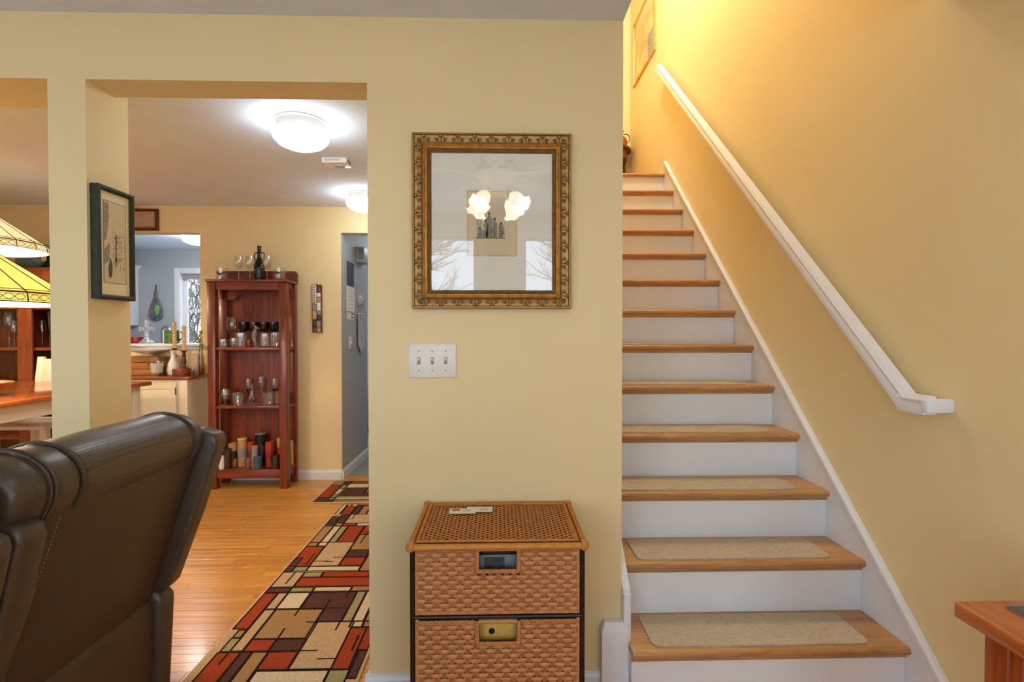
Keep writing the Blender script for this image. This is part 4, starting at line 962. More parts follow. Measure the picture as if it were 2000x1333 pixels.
# crystal seahorse
sh = thing('seahorse_figurine', 'small crystal seahorse figurine on the upper bookcase shelf', 'figurine', (-2.035, 4.475, z))
MB().lathe([(0, 0), (0.026, 0), (0.027, 0.010), (0.016, 0.018), (0.011, 0.035), (0, 0.036)], (-2.035, 4.475, z), 10).build('base', CRYS, sh)
MB().tube([(-2.035 + a, 4.475, z + b) for a, b in ((0, .03), (-.010, .055), (-.014, .085), (-.012, .115), (-.004, .14), (0.002, .158), (0.004, .172))], [.008, .013, .018, .019, .014, .012, .010], 9).build('body', CRYS, sh, smooth=True)
MB().tube([(-2.033, 4.475, z + .172), (-2.020, 4.475, z + .166), (-2.003, 4.475, z + .156)], [.013, .009, .005], 8).build('snout', CRYS, sh, smooth=True)
MB().tube([(-2.040, 4.475, z + .176), (-2.046, 4.475, z + .186), (-2.050, 4.475, z + .176)], [.006, .004, .003], 6).build('crest', CRYS, sh, smooth=True)
lobj('cut_glass_bowl', gl_tumbler(0.066, 0.036), -2.303, 4.47, z, CUTG, 'low cut crystal bowl at the left front of upper shelf', 'bowl', 12, G2, False)
lobj('cut_glass_bowl', gl_tumbler(0.076, 0.042), -2.235, 4.52, z, CUTG, 'cut crystal bowl second from left on upper shelf', 'bowl', 12, G2, False)
lobj('cut_glass_tumbler', gl_tumbler(0.12, 0.046), -2.162, 4.48, z, CUTG, 'wide cut crystal tumbler left of the amber glass', 'glass', 12, G2, False)
lobj('amber_glass', gl_tumbler(0.062, 0.019), -2.088, 4.465, z, AMBER, 'tiny amber glass beside the crystal seahorse', 'glass', 14, G2)
lobj('cut_glass_tumbler', gl_tumbler(0.116, 0.037), -1.962, 4.48, z, CUTG, 'cut crystal tumbler right of the crystal seahorse', 'glass', 12, G2, False)
lobj('cut_glass_tumbler', gl_tumbler(0.124, 0.036), -1.880, 4.49, z, CUTG, 'cut crystal tumbler beside the right front post, upper shelf', 'glass', 12, G2, False)
lobj('wine_glass', gl_wine(0.255, 0.030), -1.790, 4.545, z, GLASS, 'slim wine glass behind the right post on the upper shelf', 'glass', group=G2)

z = S3 + 0.0005; G3 = 'glassware on the middle bookcase shelf'
lobj('brandy_snifter', [(0, 0), (.034, 0), (.034, .002), (.008, .012), (.007, .035), (.03, .05), (.046, .085), (.046, .10), (.036, .14), (.034, .14), (.044, .10), (.028, .056), (0, .044)], -2.292, 4.475, z, CUTG, 'clear brandy snifter at the left of the middle shelf', 'glass', group=G3)
lobj('amber_glass', gl_tumbler(0.135, 0.023), -2.262, 4.57, z, AMBER, 'slim amber glass behind the brandy snifter', 'glass', group=G3)
lobj('cut_glass_tumbler', gl_tumbler(0.105, 0.045), -2.190, 4.475, z, CUTG, 'cut crystal tumbler left of the decanter', 'glass', 12, G3, False)
def two_tone(x, y, H, R, m1, label):
    t = thing('goblet', label, 'glass', (x, y, z), G3)
    MB().lathe([(0, H * .5), (R * .8, H * .58), (R, H * .75), (R * .85, H), (R * .8, H), (R * .93, H * .75), (0, H * .56)], (x, y, z), 18).build('bowl', GLASS, t, smooth=True)
    MB().lathe([(0, 0), (R * .9, 0), (R * .9, .002), (.005, .01), (.004, H * .4), (R * .4, H * .5), (R * .82, H * .6), (0, H * .58)], (x, y, z), 16).build('stem', m1, t, smooth=True)
two_tone(-2.150, 4.585, 0.212, 0.032, PURPLE, 'violet footed goblet behind and left of the decanter')
two_tone(-2.052, 4.612, 0.232, 0.034, GLASS, 'tall clear goblet behind the decanter')
two_tone(-1.925, 4.585, 0.216, 0.034, PURPLE, 'violet footed goblet behind and right of the decanter')
dc = thing('decanter', 'wide based ship decanter of clear cut glass, middle shelf', 'decanter', (-2.072, 4.482, z))
MB().lathe([(0, 0), (.078, 0), (.082, .006), (.070, .020), (.040, .045), (.022, .075), (.017, .10), (.016, .125), (.024, .135), (.0, .135)], (-2.072, 4.482, z), 22).build('body', CUTG, dc, smooth=True)
MB().lathe([(0, .135), (.010, .137), (.012, .15), (.010, .165), (.040, .172), (.040, .180), (0, .186)], (-2.072, 4.482, z), 16).build('stopper', GLASS, dc, smooth=True)
lobj('cut_glass_tumbler', gl_tumbler(0.105, 0.045), -1.937, 4.47, z, CUTG, 'cut crystal tumbler right of the decanter', 'glass', 12, G3, False)
lobj('cut_glass_tumbler', gl_tumbler(0.112, 0.033), -1.858, 4.50, z, CUTG, 'cut crystal tumbler behind the right post, middle shelf', 'glass', 12, G3, False)
lobj('dark_tumbler', gl_mug(0.092, 0.026), -1.786, 4.555, z, BROWNC, 'dark brown tumbler at the right end of middle shelf', 'glass', 16, G3)

z = S4 + 0.0005; G4 = 'mugs and glasses on the bottom bookcase shelf'
def mug(name, x, y, H, R, mat, label, cat='mug', side=0.0, handle=True, band=None, rim=None):
    t = thing(name, label, cat, (x, y, z), G4)
    MB().lathe(gl_mug(H, R), (x, y, z), 20).build('body', mat, t, smooth=True)
    if handle:
        c, s_ = math.cos(side), math.sin(side)
        MB().tube([(x + c * (R * .95 + d), y + s_ * (R * .95 + d), z + e * H) for d, e in ((0, .82), (.016, .84), (.024, .68), (.022, .42), (.012, .22), (0, .2))], 0.005, 7).build('handle', mat, t, smooth=True)
    if band: MB().lathe([(R * 1.005, H * .35), (R * 1.015, H * .36), (R * 1.015, H * .66), (R * 1.005, H * .67)], (x, y, z), 20).build('painted_band', band, t, smooth=True)
    if rim: MB().lathe([(R * .9, H), (R * 1.01, H), (R * 1.02, H + .006), (R * .9, H + .008), (0, H + .009)], (x, y, z), 20).build('lid', rim, t, smooth=True)
    return t
mug('beer_stein', -2.268, 4.545, 0.20, 0.036, TANC, 'tan stein with dark band partly behind the sofa, bottom shelf', side=2.6, band=BROWNC)
mug('coffee_mug', -2.275, 4.475, 0.165, 0.03, BROWNC, 'dark brown ringed mug beside the sofa edge, bottom shelf', side=-0.3)
mug('milk_glass', -2.315, 4.455, 0.11, 0.024, PORC, 'small cream cup half hidden by the sofa, bottom shelf', 'cup', handle=False)
mug('tall_glass', -2.190, 4.55, 0.232, 0.038, TANC, 'tall tan glass with pale rim left of the rust glass', 'glass', handle=False, rim=WAX, band=GREYP2)
mug('tall_glass', -2.126, 4.575, 0.208, 0.034, RUST, 'rust red glass left of the black canister', 'glass', handle=False, band=CHERRY)
mug('canister', -2.045, 4.575, 0.27, 0.045, NAVY, 'tall black canister at the centre of the bottom shelf', 'canister', handle=False, rim=GREYP2, band=BROWNC)
mug('beer_stein', -2.062, 4.505, 0.175, 0.027, GREYP2, 'grey stein with tan lid in front of the black canister', handle=False, rim=TANC)
mug('sugar_bowl', -2.022, 4.465, 0.098, 0.036, BLUEC, 'blue mottled cup in front of the black canister', 'cup', handle=False)
lobj('shot_glass', gl_tumbler(0.095, 0.018), -2.098, 4.448, z, GLASS, 'tall clear shot glass at the bottom shelf front', 'glass', group=G4)
lobj('shot_glass', gl_tumbler(0.052, 0.017), -2.052, 4.445, z, GLASS, 'short clear shot glass at the bottom shelf front', 'glass', group=G4)
mug('tall_glass', -1.950, 4.535, 0.212, 0.036, RUST, 'bright rust red glass right of the black canister', 'glass', handle=False, band=REDC)
mug('tall_glass', -1.885, 4.59, 0.232, 0.028, TANC, 'tan glass behind the right front post, bottom shelf', 'glass', handle=False, band=RUST)
mug('coffee_mug', -1.870, 4.465, 0.115, 0.030, BROWNC, 'short dark mug beside the right front post', side=2.9)
mug('tall_glass', -1.792, 4.575, 0.21, 0.026, TANC, 'tan glass at the far right end of the bottom shelf', 'glass', handle=False)
mug('coffee_mug', -1.795, 4.515, 0.175, 0.027, BROWNC, 'dark mug at the far right end of the bottom shelf', side=2.4)

# wall plaque made of printer's blocks
pq = thing('wall_plaque', "narrow wooden plaque of printer's blocks beside the bookcase", 'wall decoration', (-1.5925, FW, 1.308))
B(-1.634, -1.551, FW - 0.022, FW, 1.308, 1.729).build('backing', DARKW, pq, bevel=0.002)
def blk(u0, u1, v0, v1, mat, d=0.004): return B(-1.634 + u0 * .083, -1.634 + u1 * .083, FW - 0.022 - d, FW - 0.020, 1.308 + v0 * .421, 1.308 + v1 * .421).build('print_block', mat, pq, bevel=0.001)
bl = blk(.06, .44, .60, .985, PORC)
for k in range(7): MB().lathe([(0, 0), (.007, 0), (.007, .001), (0, .0012)], (-1.634 + .25 * .083, FW - 0.0275, 1.308 + (.625 + k * .054) * .421), 10, 'y').build('dot', BLACKP, bl)
for v0, v1, mt in ((.46, .59, GREYP2), (.28, .45, TANC), (.11, .27, BROWNC), (.01, .10, CHERRY)): blk(.06, .44, v0, v1, mt)
for v0, v1, mt in ((.84, .985, CHERRY), (.75, .83, PORC), (.64, .74, TANC), (.46, .63, PORC), (.37, .45, GREYP2), (.25, .36, BROWNC), (.10, .24, GREYP2), (.01, .09, TANC)): blk(.50, .90, v0, v1, mt)
MB().tube([(-1.5925, FW - .01, 1.729), (-1.5925, FW - .01, 1.742)], .003, 6).build('hanger', BLACKM, pq)

# small framed relief above the pass-through
sp = thing('framed_relief', 'wide walnut framed bronze coloured relief above the pass-through', 'picture', (-3.15, FW, 2.196))
sx0, sx1, sz0, sz1 = -3.34, -2.963, 2.198, 2.388
frame_ring(MB(), [(0, 0), (0, 0.022), (0.006, 0.026), (0.018, 0.024), (0.024, 0.016)], sx0, sx1, sz0, sz1, FW).build('frame', DARKFR, sp)
frame_ring(MB(), [(0.024, 0.016), (0.027, 0.020), (0.036, 0.016), (0.040, 0.010)], sx0, sx1, sz0, sz1, FW).build('gold_liner', GOLD, sp)
B(sx0 + .036, sx1 - .036, FW - 0.010, FW - .002, sz0 + .036, sz1 - .036).build('relief_panel', RELIEF, sp)
m = MB()
for k in range(9): m.ell((sx0 + .06 + k * .031, FW - .010, sz0 + .098 + .008 * (k % 3)), (.011, .006, .018), 8, 5)
m.box(sx0 + .042, sx1 - .042, FW - .016, FW - .009, sz0 + .060, sz0 + .076); m.build('relief_shapes', RELIEF, sp, smooth=True)
B(sx0 + .030, sx1 - .030, FW - 0.0185, FW - .0175, sz0 + .030, sz1 - .030).build('glass', PGLASS, sp)
MB().tube([(-3.15, FW - .008, 2.388), (-3.15, FW - .008, 2.40)], .003, 6).build('hanger', BLACKM, sp)

# ------------------------------------------------------------------ ledge cabinet under the pass-through
CT = 0.945
lc = thing('ledge_cabinet', 'cream painted ledge cabinet with brown top below the pass-through', 'cabinet', (-2.97, 4.54, 0))
CX0, CX1, CY0 = -3.40, -2.535, 4.38
B(CX0 + .02, CX1 - .02, CY0 + .02, FW - .002, 0.0, CT - .026).build('body', CREAMP, lc)
B(CX0, CX1, CY0, FW - .002, CT - .026, CT).build('top', COUNTW, lc, bevel=0.004)
for xa, xb in ((CX0 + .06, -2.99), (-2.97, CX1 - .11)):
    d = B(xa, xb, CY0 + .006, CY0 + .02, 0.10, CT - .05).build('door', CREAMP, lc, bevel=0.002)
    frame_ring(MB(), [(0.0, 0.0), (0.0, 0.004), (0.05, 0.004), (0.055, 0.0)], xa, xb, 0.10, CT - .05, CY0 + .006).build('door_moulding', CREAMP, d)
    hx_ = xb - 0.014 if xa > -3 else xa + .014
    for zz in (CT - .12, 0.25): MB().tube([(xb - 0.002, CY0 + 0.004, zz - .03), (xb - 0.002, CY0 + 0.004, zz + .03)], 0.005, 8).build('hinge', BRONZE, d, smooth=True)
B(CX1 - .085, CX1 - .02, CY0 + .008, CY0 + .02, 0.0, CT - .03).build('corner_stile', CREAMP, lc, bevel=0.002)
GC = 'ornaments on the ledge cabinet'
kb = thing('keepsake_box', 'slatted honey wood keepsake box with dark latch on the ledge', 'box', (-2.99, 4.56, CT))
for k in range(3): B(-3.12, -2.862, 4.50, 4.63, CT + .0005 + k * .055, CT + .052 + k * .055).build('slat_layer', CEDAR, kb, bevel=0.003)
MB().tube([(-2.945, 4.497, CT + .102), (-2.925, 4.492, CT + .09), (-2.90, 4.492, CT + .09), (-2.88, 4.497, CT + .102)], 0.005, 7).build('latch', BRONZE, kb, smooth=True)
lobj('footed_dish', [(0, 0), (.05, 0), (.045, .008), (.02, .012), (.05, .022), (.11, .038), (.15, .048), (.152, .052), (.10, .044), (0, .026)], -2.985, 4.56, CT + .164, PORC, 'shallow white scalloped dish resting on the keepsake box', 'dish', 28)
cd = thing('jar_candle', 'white candle in a clear glass tumbler on the ledge', 'candle', (-2.835, 4.445, CT))
MB().lathe([(0, .0005), (.036, .0005), (.042, .006), (.054, .125), (.052, .125), (.040, .012), (0, .010)], (-2.835, 4.445, CT), 22).build('glass', GLASS, cd, smooth=True)
MB().lathe([(0, .030), (.041, .030), (.049, .105), (.0, .107)], (-2.835, 4.445, CT), 20).build('wax', WAXW, cd, smooth=True)
lobj('bud_vase', [(0, 0), (.036, 0), (.046, .01), (.050, .05), (.040, .10), (.022, .14), (.017, .17), (.019, .195), (.027, .212), (.022, .212), (.013, .19), (0, .18)], -2.742, 4.515, CT + .0005, PORC, 'white porcelain bud vase between jar candle and round box', 'vase', 24)
rbx = thing('round_box', 'low round reddish wooden box under the front candlestick', 'box', (-2.638, 4.46, CT))
MB().lathe([(0, .0005), (.068, .0005), (.070, .004), (.070, .050), (0, .050)], (-2.638, 4.46, CT), 26).build('body', CHERRYX, rbx, smooth=True)
MB().lathe([(0, .050), (.072, .050), (.073, .054), (.070, .062), (0, .063)], (-2.638, 4.46, CT), 26).build('lid', CHERRYX, rbx, smooth=True)
def candlestick(x, y, z0, H, CH, label):
    t = thing('candlestick', label, 'candlestick', (x, y, z0), 'turned wooden candlesticks on the ledge')
    MB().lathe([(0, 0), (.030, 0), (.030, .008), (.014, .014), (.010, .03), (.016, .05), (.018, H * .45), (.013, H * .62), (.017, H * .72), (.010, H * .78), (.013, H * .9), (.020, H * .96), (.020, H), (0, H)], (x, y, z0), 16).build('stick', DARKW, t, smooth=True)
    m = MB(); nn = 70; vs = []; fs = []
    k_ = 12
    for i in range(nn + 1):
        zz = CH * i / nn
        for j in range(k_):
            a = 2 * PI * j / k_; r_ = 0.0150 + 0.0042 * math.cos(2 * (a - 2 * PI * zz / 0.032)); vs.append((x + r_ * math.cos(a), y + r_ * math.sin(a), z0 + H + zz))
    for i in range(nn):
        for j in range(k_): fs.append((i * k_ + j, i * k_ + (j + 1) % k_, (i + 1) * k_ + (j + 1) % k_, (i + 1) * k_ + j))
    fs.append(tuple(range(nn * k_, nn * k_ + k_))); m.add(vs, fs); m.build('spiral_candle', WAX, t, smooth=True)
    MB().tube([(x, y, z0 + H + CH - .002), (x + .001, y, z0 + H + CH + .008)], .0015, 5).build('wick', BLACKP, t)
candlestick(-2.620, 4.46, CT + .0635, 0.150, 0.205, 'turned candlestick with spiral candle on the round wooden box')
candlestick(-2.782, 4.60, CT + .0005, 0.228, 0.225, 'turned candlestick with spiral candle behind the white vase')
pc = thing('pillar_candle', 'mottled pink pillar candle near the bookcase', 'candle', (-2.592, 4.595, CT))
MB().lathe([(0, .0005), (.030, .0005), (.032, .004), (.032, .175), (.028, .180), (0, .176)], (-2.592, 4.595, CT), 18).build('wax', PINKW, pc, smooth=True)
MB().tube([(-2.592, 4.595, CT + .175), (-2.592, 4.595, CT + .187)], .0015, 5).build('wick', BLACKP, pc)
tb = thing('oil_bottle', 'tall slim olive glass bottle with yellow oil next to the bookcase', 'bottle', (-2.552, 4.52, CT))
zz = CT
MB().lathe([(0, .0005), (.024, .0005), (.027, .006), (.027, .09), (.020, .16), (.014, .22), (.0125, .36), (.017, .366), (.017, .378), (.010, .378), (.010, .36), (0, .35)], (-2.558, 4.60, zz), 20).build('body', OLIVEG, tb, smooth=True)
MB().lathe([(0, .004), (.024, .006), (.024, .055), (0, .056)], (-2.558, 4.60, zz), 18).build('oil', AMBER, tb, smooth=True)
fo = MB(); fo.ell((-2.556, 4.455, CT + .030), (.024, .024, .030), 7, 5)
tag(fo.build('crystal_ornament', CUTG, origin=(-2.556, 4.455, CT)), 'faceted crystal egg at the right end of the ledge', 'ornament')
# on the pass-through sill
cr = thing('glass_cross', 'ornate clear glass cross on a rock base on the sill', 'ornament', (-3.113, 4.745, SILL))
m = MB(); m.lathe([(0, .0005), (.062, .0005), (.058, .014), (.040, .030), (.018, .048), (0, .050)], (-3.113, 4.745, SILL), 14); m.build('rock_base', CRYS, cr)
m = MB(); m.box(-3.128, -3.098, 4.737, 4.753, SILL + .04, SILL + .185); m.box(-3.160, -3.066, 4.737, 4.753, SILL + .118, SILL + .146)
for dx, dz in ((-.05, .132), (.05, .132), (0, .190)):
    for a in range(3): m.ell((-3.113 + dx + .012 * math.cos(a * 2.1), 4.745, SILL + dz + .012 * math.sin(a * 2.1)), (.014, .010, .014), 8, 5)
m.build('cross', CRYS, cr)
mg = thing('leaf_mug', 'green leaf patterned mug with dark handle on the sill', 'mug', (-2.925, 4.80, SILL))
MB().lathe(gl_mug(.118, .058), (-2.925, 4.80, SILL + .0005), 22).build('body', GREENC, mg, smooth=True)
MB().tube([(-2.925 + .055 + d, 4.80, SILL + e) for d, e in ((0, .10), (.03, .102), (.042, .075), (.034, .045), (0, .025))], .006, 7).build('handle', BLACKG, mg, smooth=True)
lobj('red_dish', gl_mug(.055, .055), -3.235, 4.80, SILL + .0005, REDC, 'small red dish left of the glass cross', 'dish', 20)
lobj('green_cup', gl_mug(.118, .042), -3.338, 4.80, SILL + .0005, GREENC, 'green cup at the left end of the sill', 'cup', 20)

# ------------------------------------------------------------------ kitchen beyond
kc = thing('kitchen_wall_cabinet', 'white kitchen wall cabinet seen through the pass-through', 'cabinet', (-4.7, 7.0, 1.40))
B(-5.28, -4.82, 6.88, 7.198, 1.40, 2.14).build('body', WHITE, kc, bevel=0.003)
for k, xa in enumerate((-5.265, -5.045)): dd = B(xa, xa + .21, 6.862, 6.88, 1.42, 2.12).build('door', WHITE, kc, bevel=0.003); frame_ring(MB(), [(0, 0), (0, .003), (.05, .003), (.056, 0)], xa, xa + .21, 1.42, 2.12, 6.862).build('door_moulding', WHITE, dd)
MB().prism([(-5.28, 2.14), (-4.82, 2.14), (-4.77, 2.20), (-5.28, 2.20)], 'y', 6.83, 7.198).build('crown_moulding', WHITE, kc)
kb_ = thing('kitchen_base_cabinet', 'kitchen base cabinets with sink below the window', 'cabinet', (-4.2, 6.9, 0))
B(-5.28, -2.2, 6.62, 7.198, 0, 0.87).build('body', WHITE, kb_); B(-5.28, -2.2, 6.58, 7.198, 0.87, 0.91).build('worktop', GREYP2, kb_, bevel=0.004)
fa = thing('kitchen_faucet', 'tall arched brushed steel faucet before the kitchen window', 'faucet', (-4.36, 6.95, 0.91))
MB().lathe([(0, 0), (.03, 0), (.028, .02), (.02, .06), (0, .06)], (-4.36, 6.95, .9105), 14).build('base', CHROME, fa, smooth=True)
MB().tube([(-4.36, 6.95, .95)] + [(-4.36 + .055 - .055 * math.cos(PI * k / 10), 6.95 - .03 * k / 10, 1.33 + .055 * math.sin(PI * k / 10)) for k in range(11)] + [(-4.25, 6.92, 1.18)], .017, 10).build('spout', CHROME, fa, smooth=True)
MB().tube([(-4.36, 6.95, .99), (-4.31, 6.94, 1.03)], .008, 8).build('lever', CHROME, fa, smooth=True)
hb = thing('flattened_bottle_plaque', 'hanging flattened bottle with green leaf on the grey kitchen wall', 'wall decoration', (-4.585, 7.19, 1.47))
m = MB(); prof = [(-.085, .06), (-.07, .02), (-.03, 0), (.03, 0), (.07, .02), (.085, .06), (.085, .14), (.06, .22), (.022, .30), (.018, .40), (-.018, .40), (-.022, .30), (-.06, .22), (-.085, .14)]
m.prism([(-4.585 + a, 1.47 + b) for a, b in prof], 'y', 7.172, 7.198); m.build('bottle_board', plain('smoked_mottled_glass', rgb(96, 102, 100), 0.3, var=0.5, nscale=26), hb, bevel=0.006)
m = MB(); m.prism([(-4.575, 1.52), (-4.53, 1.58), (-4.525, 1.66), (-4.57, 1.68), (-4.60, 1.62)], 'y', 7.166, 7.173); m.build('leaf', plain('leaf_green', rgb(120, 178, 104), 0.5, var=0.2), hb, bevel=0.003)
MB().tube([(-4.585, 7.19, 1.87), (-4.588, 7.19, 1.92), (-4.582, 7.19, 1.945)], .006, 6).build('hanging_hook', BLACKM, hb)
kl = thing('kitchen_ceiling_light', 'lit white drum light on the kitchen ceiling', 'ceiling light', (-3.33, 6.0, CZ))
MB().lathe([(0, 0), (.185, 0), (.185, -.02), (0, -.02)], (-3.33, 6.0, CZ - .0005), 28).build('base', FANW, kl, smooth=True)
MB().lathe([(.18, -.02), (.182, -.07), (.165, -.10), (.11, -.122), (0, -.130)], (-3.33, 6.0, CZ - .0005), 28).build('diffuser', KGLOBE, kl, smooth=True)

# ------------------------------------------------------------------ corridor wall things
cx = DX0 + 0.004
ch = thing('door_chime', 'grey door chime box high on the corridor wall', 'door chime', (cx, 5.33, 2.0))
m = MB(); m.prism([(5.19, 2.00), (5.44, 2.00), (5.44, 2.15), (5.19, 2.15)], 'x', cx, cx + 0.075); m.build('housing', GREYP, ch, bevel=0.006)
m = MB(); m.box(cx + .02, cx + .072, 5.186, 5.190, 2.02, 2.13); m.build('front_grille', GREYP2, ch)
ca = thing('wall_calendar', 'calendar with dark picture hanging on the corridor wall', 'calendar', (cx, 4.97, 1.5))
B(cx, cx + .006, 4.865, 5.085, 1.74, 1.965).build('picture_page', DGREY, ca); B(cx, cx + .008, 4.865, 5.10, 1.505, 1.738).build('month_page', CARDW, ca)
for k in range(5): B(cx + .008, cx + .0085, 4.88, 5.085, 1.53 + k * .038, 1.532 + k * .038).build('ruled_line', INK2, ca)
MB().tube([(cx + .008, 4.868, 1.739), (cx + .008, 5.095, 1.739)], .003, 6).build('binding', GREYP, ca)
nt2 = thing('paper_note', 'small paper note below the corridor calendar', 'note', (cx, 5.02, 1.42))
B(cx, cx + .002, 4.87, 5.09, 1.43, 1.50).build('sheet', CARDW, nt2)
for q in (1.475, 1.445): B(cx + .002, cx + .0025, 5.0, 5.07, q, q + .012).build('printed_word', DGREY, nt2)
ph = thing('hook_ornament', 'round pale hook ornament holding the banner in the corridor', 'hook', (cx, 5.27, 1.60))
MB().lathe([(0, 0), (.055, 0), (.06, .012), (.05, .03), (.03, .045), (0, .05)], (cx, 5.27, 1.62), 20, 'x').build('dome', GREYP, ph, smooth=True)
bn = thing('hanging_banner', 'pale pointed cloth banner on a rod in the corridor', 'banner', (cx, 5.27, 1.1))
MB().tube([(cx + .02, 5.17, 1.492), (cx + .02, 5.44, 1.492)], .006, 8).build('rod', WHITE, bn, smooth=True)
MB().tube([(cx + .02, 5.19, 1.495), (cx + .045, 5.27, 1.585), (cx + .02, 5.42, 1.495)], .002, 5).build('cord', GREYP2, bn)
m = MB(); m.prism([(5.19, 1.488), (5.42, 1.488), (5.42, 1.18), (5.305, 1.105), (5.19, 1.18)], 'x', cx + .016, cx + .02); m.build('cloth', CLOTH, bn)
random.seed(5)
m = MB()
for k in range(14): y = random.uniform(5.23, 5.38); zq = random.uniform(1.22, 1.45); m.box(cx + .02, cx + .0206, y, y + .012, zq, zq + random.uniform(.02, .06))
m.build('stitched_motif', GREYP2, bn)
B(cx + .02, cx + .0207, 5.235, 5.265, 1.30, 1.345).build('yellow_patch', YELLOWP, bn)
cs = thing('corridor_light_switch', 'single white light switch on the grey corridor wall', 'light switch', (cx, 4.965, 1.15))
B(cx, cx + .006, 4.925, 5.005, 1.15, 1.27).build('plate', PLATE, cs, bevel=.002); B(cx + .006, cx + .016, 4.96, 4.97, 1.205, 1.225).build('toggle', PLATE, cs)

# ------------------------------------------------------------------ ceiling lights of the passage and smoke alarm
def flush_light(x, y, label):
    t = thing('ceiling_light', label, 'ceiling light', (x, y, CZ), 'mushroom ceiling lights in the passage')
    z = CZ - .0005
    MB().lathe([(0, 0), (.126, 0), (.128, -.006), (.122, -.012), (.122, -.046), (.126, -.052), (0, -.052)], (x, y, z), 32).build('base_ring', plain('painted_metal_ring', rgb(214, 204, 192), 0.4, var=.03), t, smooth=True)
    MB().lathe([(.118, -.050), (.138, -.062), (.143, -.078), (.136, -.098), (.112, -.122), (.075, -.138), (.035, -.146), (0, -.148)], (x, y, z), 32).build('glass_globe', GLOBE, t, smooth=True)
flush_light(-1.033, 2.81, 'lit mushroom ceiling light nearest the opening')
flush_light(-1.066, 4.26, 'lit mushroom ceiling light at the far end, half hidden by wall')
flush_light(-0.95, 6.1, 'unseen mushroom ceiling light added to brighten the grey corridor')  # out-of-view fixture added because the corridor came out too dark
sa = thing('smoke_alarm', 'white rectangular smoke alarm on the ceiling between the lights', 'smoke alarm', (-1.03, 3.44, CZ))
B(-1.115, -0.955, 3.37, 3.49, CZ - .034, CZ - .0005).build('housing', FANW, sa, bevel=.006)
MB().lathe([(0, 0), (.035, 0), (.033, -.008), (0, -.009)], (-1.02, 3.44, CZ - .034), 18).build('sensor', GREYP, sa, smooth=True)
for k in range(2): B(-1.095 + .0, -1.0, 3.3690, 3.3698, CZ - .026 + k * .009, CZ - .023 + k * .009).build('printed_text', INK2, sa)
for k in range(4): B(-0.9555, -0.9545, 3.39 + k * .02, 3.40 + k * .02, CZ - .028, CZ - .012).build('vent_slot', DGREY, sa)

# ------------------------------------------------------------------ dining table, chair, hutch
dt = thing('dining_table', 'counter height dining table with glossy brown top and cream base', 'table', (-3.15, 3.2, 0))
TX0, TX1, TY0, TY1, TZ = -3.70, -2.535, 2.35, 3.92, 0.951
B(TX0, TX1, TY0, TY1, TZ - .030, TZ).build('table_top', TABLEW, dt, bevel=.006, seg=3)
for (xa, xb, ya, yb) in ((TX0 + .07, TX1 - .07, TY0 + .06, TY0 + .08), (TX0 + .07, TX1 - .07, TY1 - .08, TY1 - .06), (TX0 + .06, TX0 + .08, TY0 + .07, TY1 - .07), (TX1 - .08, TX1 - .06, TY0 + .07, TY1 - .07)): B(xa, xb, ya, yb, TZ - .115, TZ - .030).build('apron', CREAMP, dt, bevel=.002)
for (xa, xb, ya, yb) in ((TX1 - .062, TX1 - .056, TY0 + .07, TY1 - .07),): B(xa, xb, ya, yb, TZ - .118, TZ - .104).build('apron_bead', CREAMP, dt, bevel=.002)
for x in (TX0 + .05, TX1 - .12):
    for y in (TY0 + .05, TY1 - .12): B(x, x + .07, y, y + .07, 0, TZ - .030).build('leg', CREAMP, dt, bevel=.004)
dch = thing('dining_chair', 'white counter height dining chair tucked at the far table end', 'chair', (-3.32, 4.0, 0))
hx0, hx1 = -3.535, -3.10
for x in (hx0, hx1 - .045):
    m = MB(); m.prism([(4.05, 0), (4.09, 0), (4.10, .66), (4.165, 1.10), (4.155, 1.122), (4.13, 1.122), (4.06, .66)], 'x', x, x + .045); m.build('back_post', CREAMP, dch, bevel=.003)
    B(x, x + .045, 3.68, 3.72, 0, .64).build('leg', CREAMP, dch, bevel=.003)
m = MB(); m.prism([(4.098, .90), (4.113, .90), (4.146, 1.105), (4.131, 1.105)], 'x', hx0 + .04, hx1 - .04); m.build('back_panel', CREAMP, dch, bevel=.003)
B(hx0 + .03, hx1 - .03, 4.068, 4.085, .74, .78).build('back_rail', CREAMP, dch)
B(hx0 - .005, hx1 + .005, 3.66, 4.07, .64, .67).build('seat', CREAMP, dch, bevel=.006)
for zq in (.2, .3): B(hx0 + .01, hx0 + .035, 3.72, 4.05, zq, zq + .03).build('stretcher', CREAMP, dch); B(hx1 - .035, hx1 - .01, 3.72, 4.05, zq, zq + .03).build('stretcher', CREAMP, dch)
B(hx0 + .045, hx1 - .045, 4.06, 4.085, .25, .28).build('stretcher', CREAMP, dch)
bwl = lobj('wooden_bowl', [(0, 0), (.05, 0), (.06, .006), (.12, .04), (.16, .075), (.155, .078), (.11, .046), (0, .014)], -2.905, 3.00, TZ + .0005, CEDAR, 'shallow wooden bowl on the dining table at the photo edge', 'bowl', 28)
hu = thing('china_hutch', 'brown wooden hutch with open shelves behind the dining table', 'hutch', (-4.1, 4.52, 0))
UX0, UX1, UY0 = -4.80, -3.45, 4.33
B(UX0, UX1, UY0, FW - .002, 1.805, 1.834).build('top_board', HUTCHW, hu, bevel=.003)
B(UX0 + .02, UX1 - .02, FW - .018, FW - .004, .0, 1.805).build('back_panel', HUTCHW, hu)
B(UX0 + .02, UX1 - .02, UY0 + .008, UY0 + .03, 1.70, 1.805).build('frieze', HUTCHW, hu)
for xa, xb in ((UX0 + .01, UX0 + .08), (-4.34, -4.24), (-3.868, -3.755), (UX1 - .08, UX1 - .01)): B(xa, xb, UY0 + .006, UY0 + .028, 0, 1.80).build('stile', HUTCHW, hu, bevel=.003)
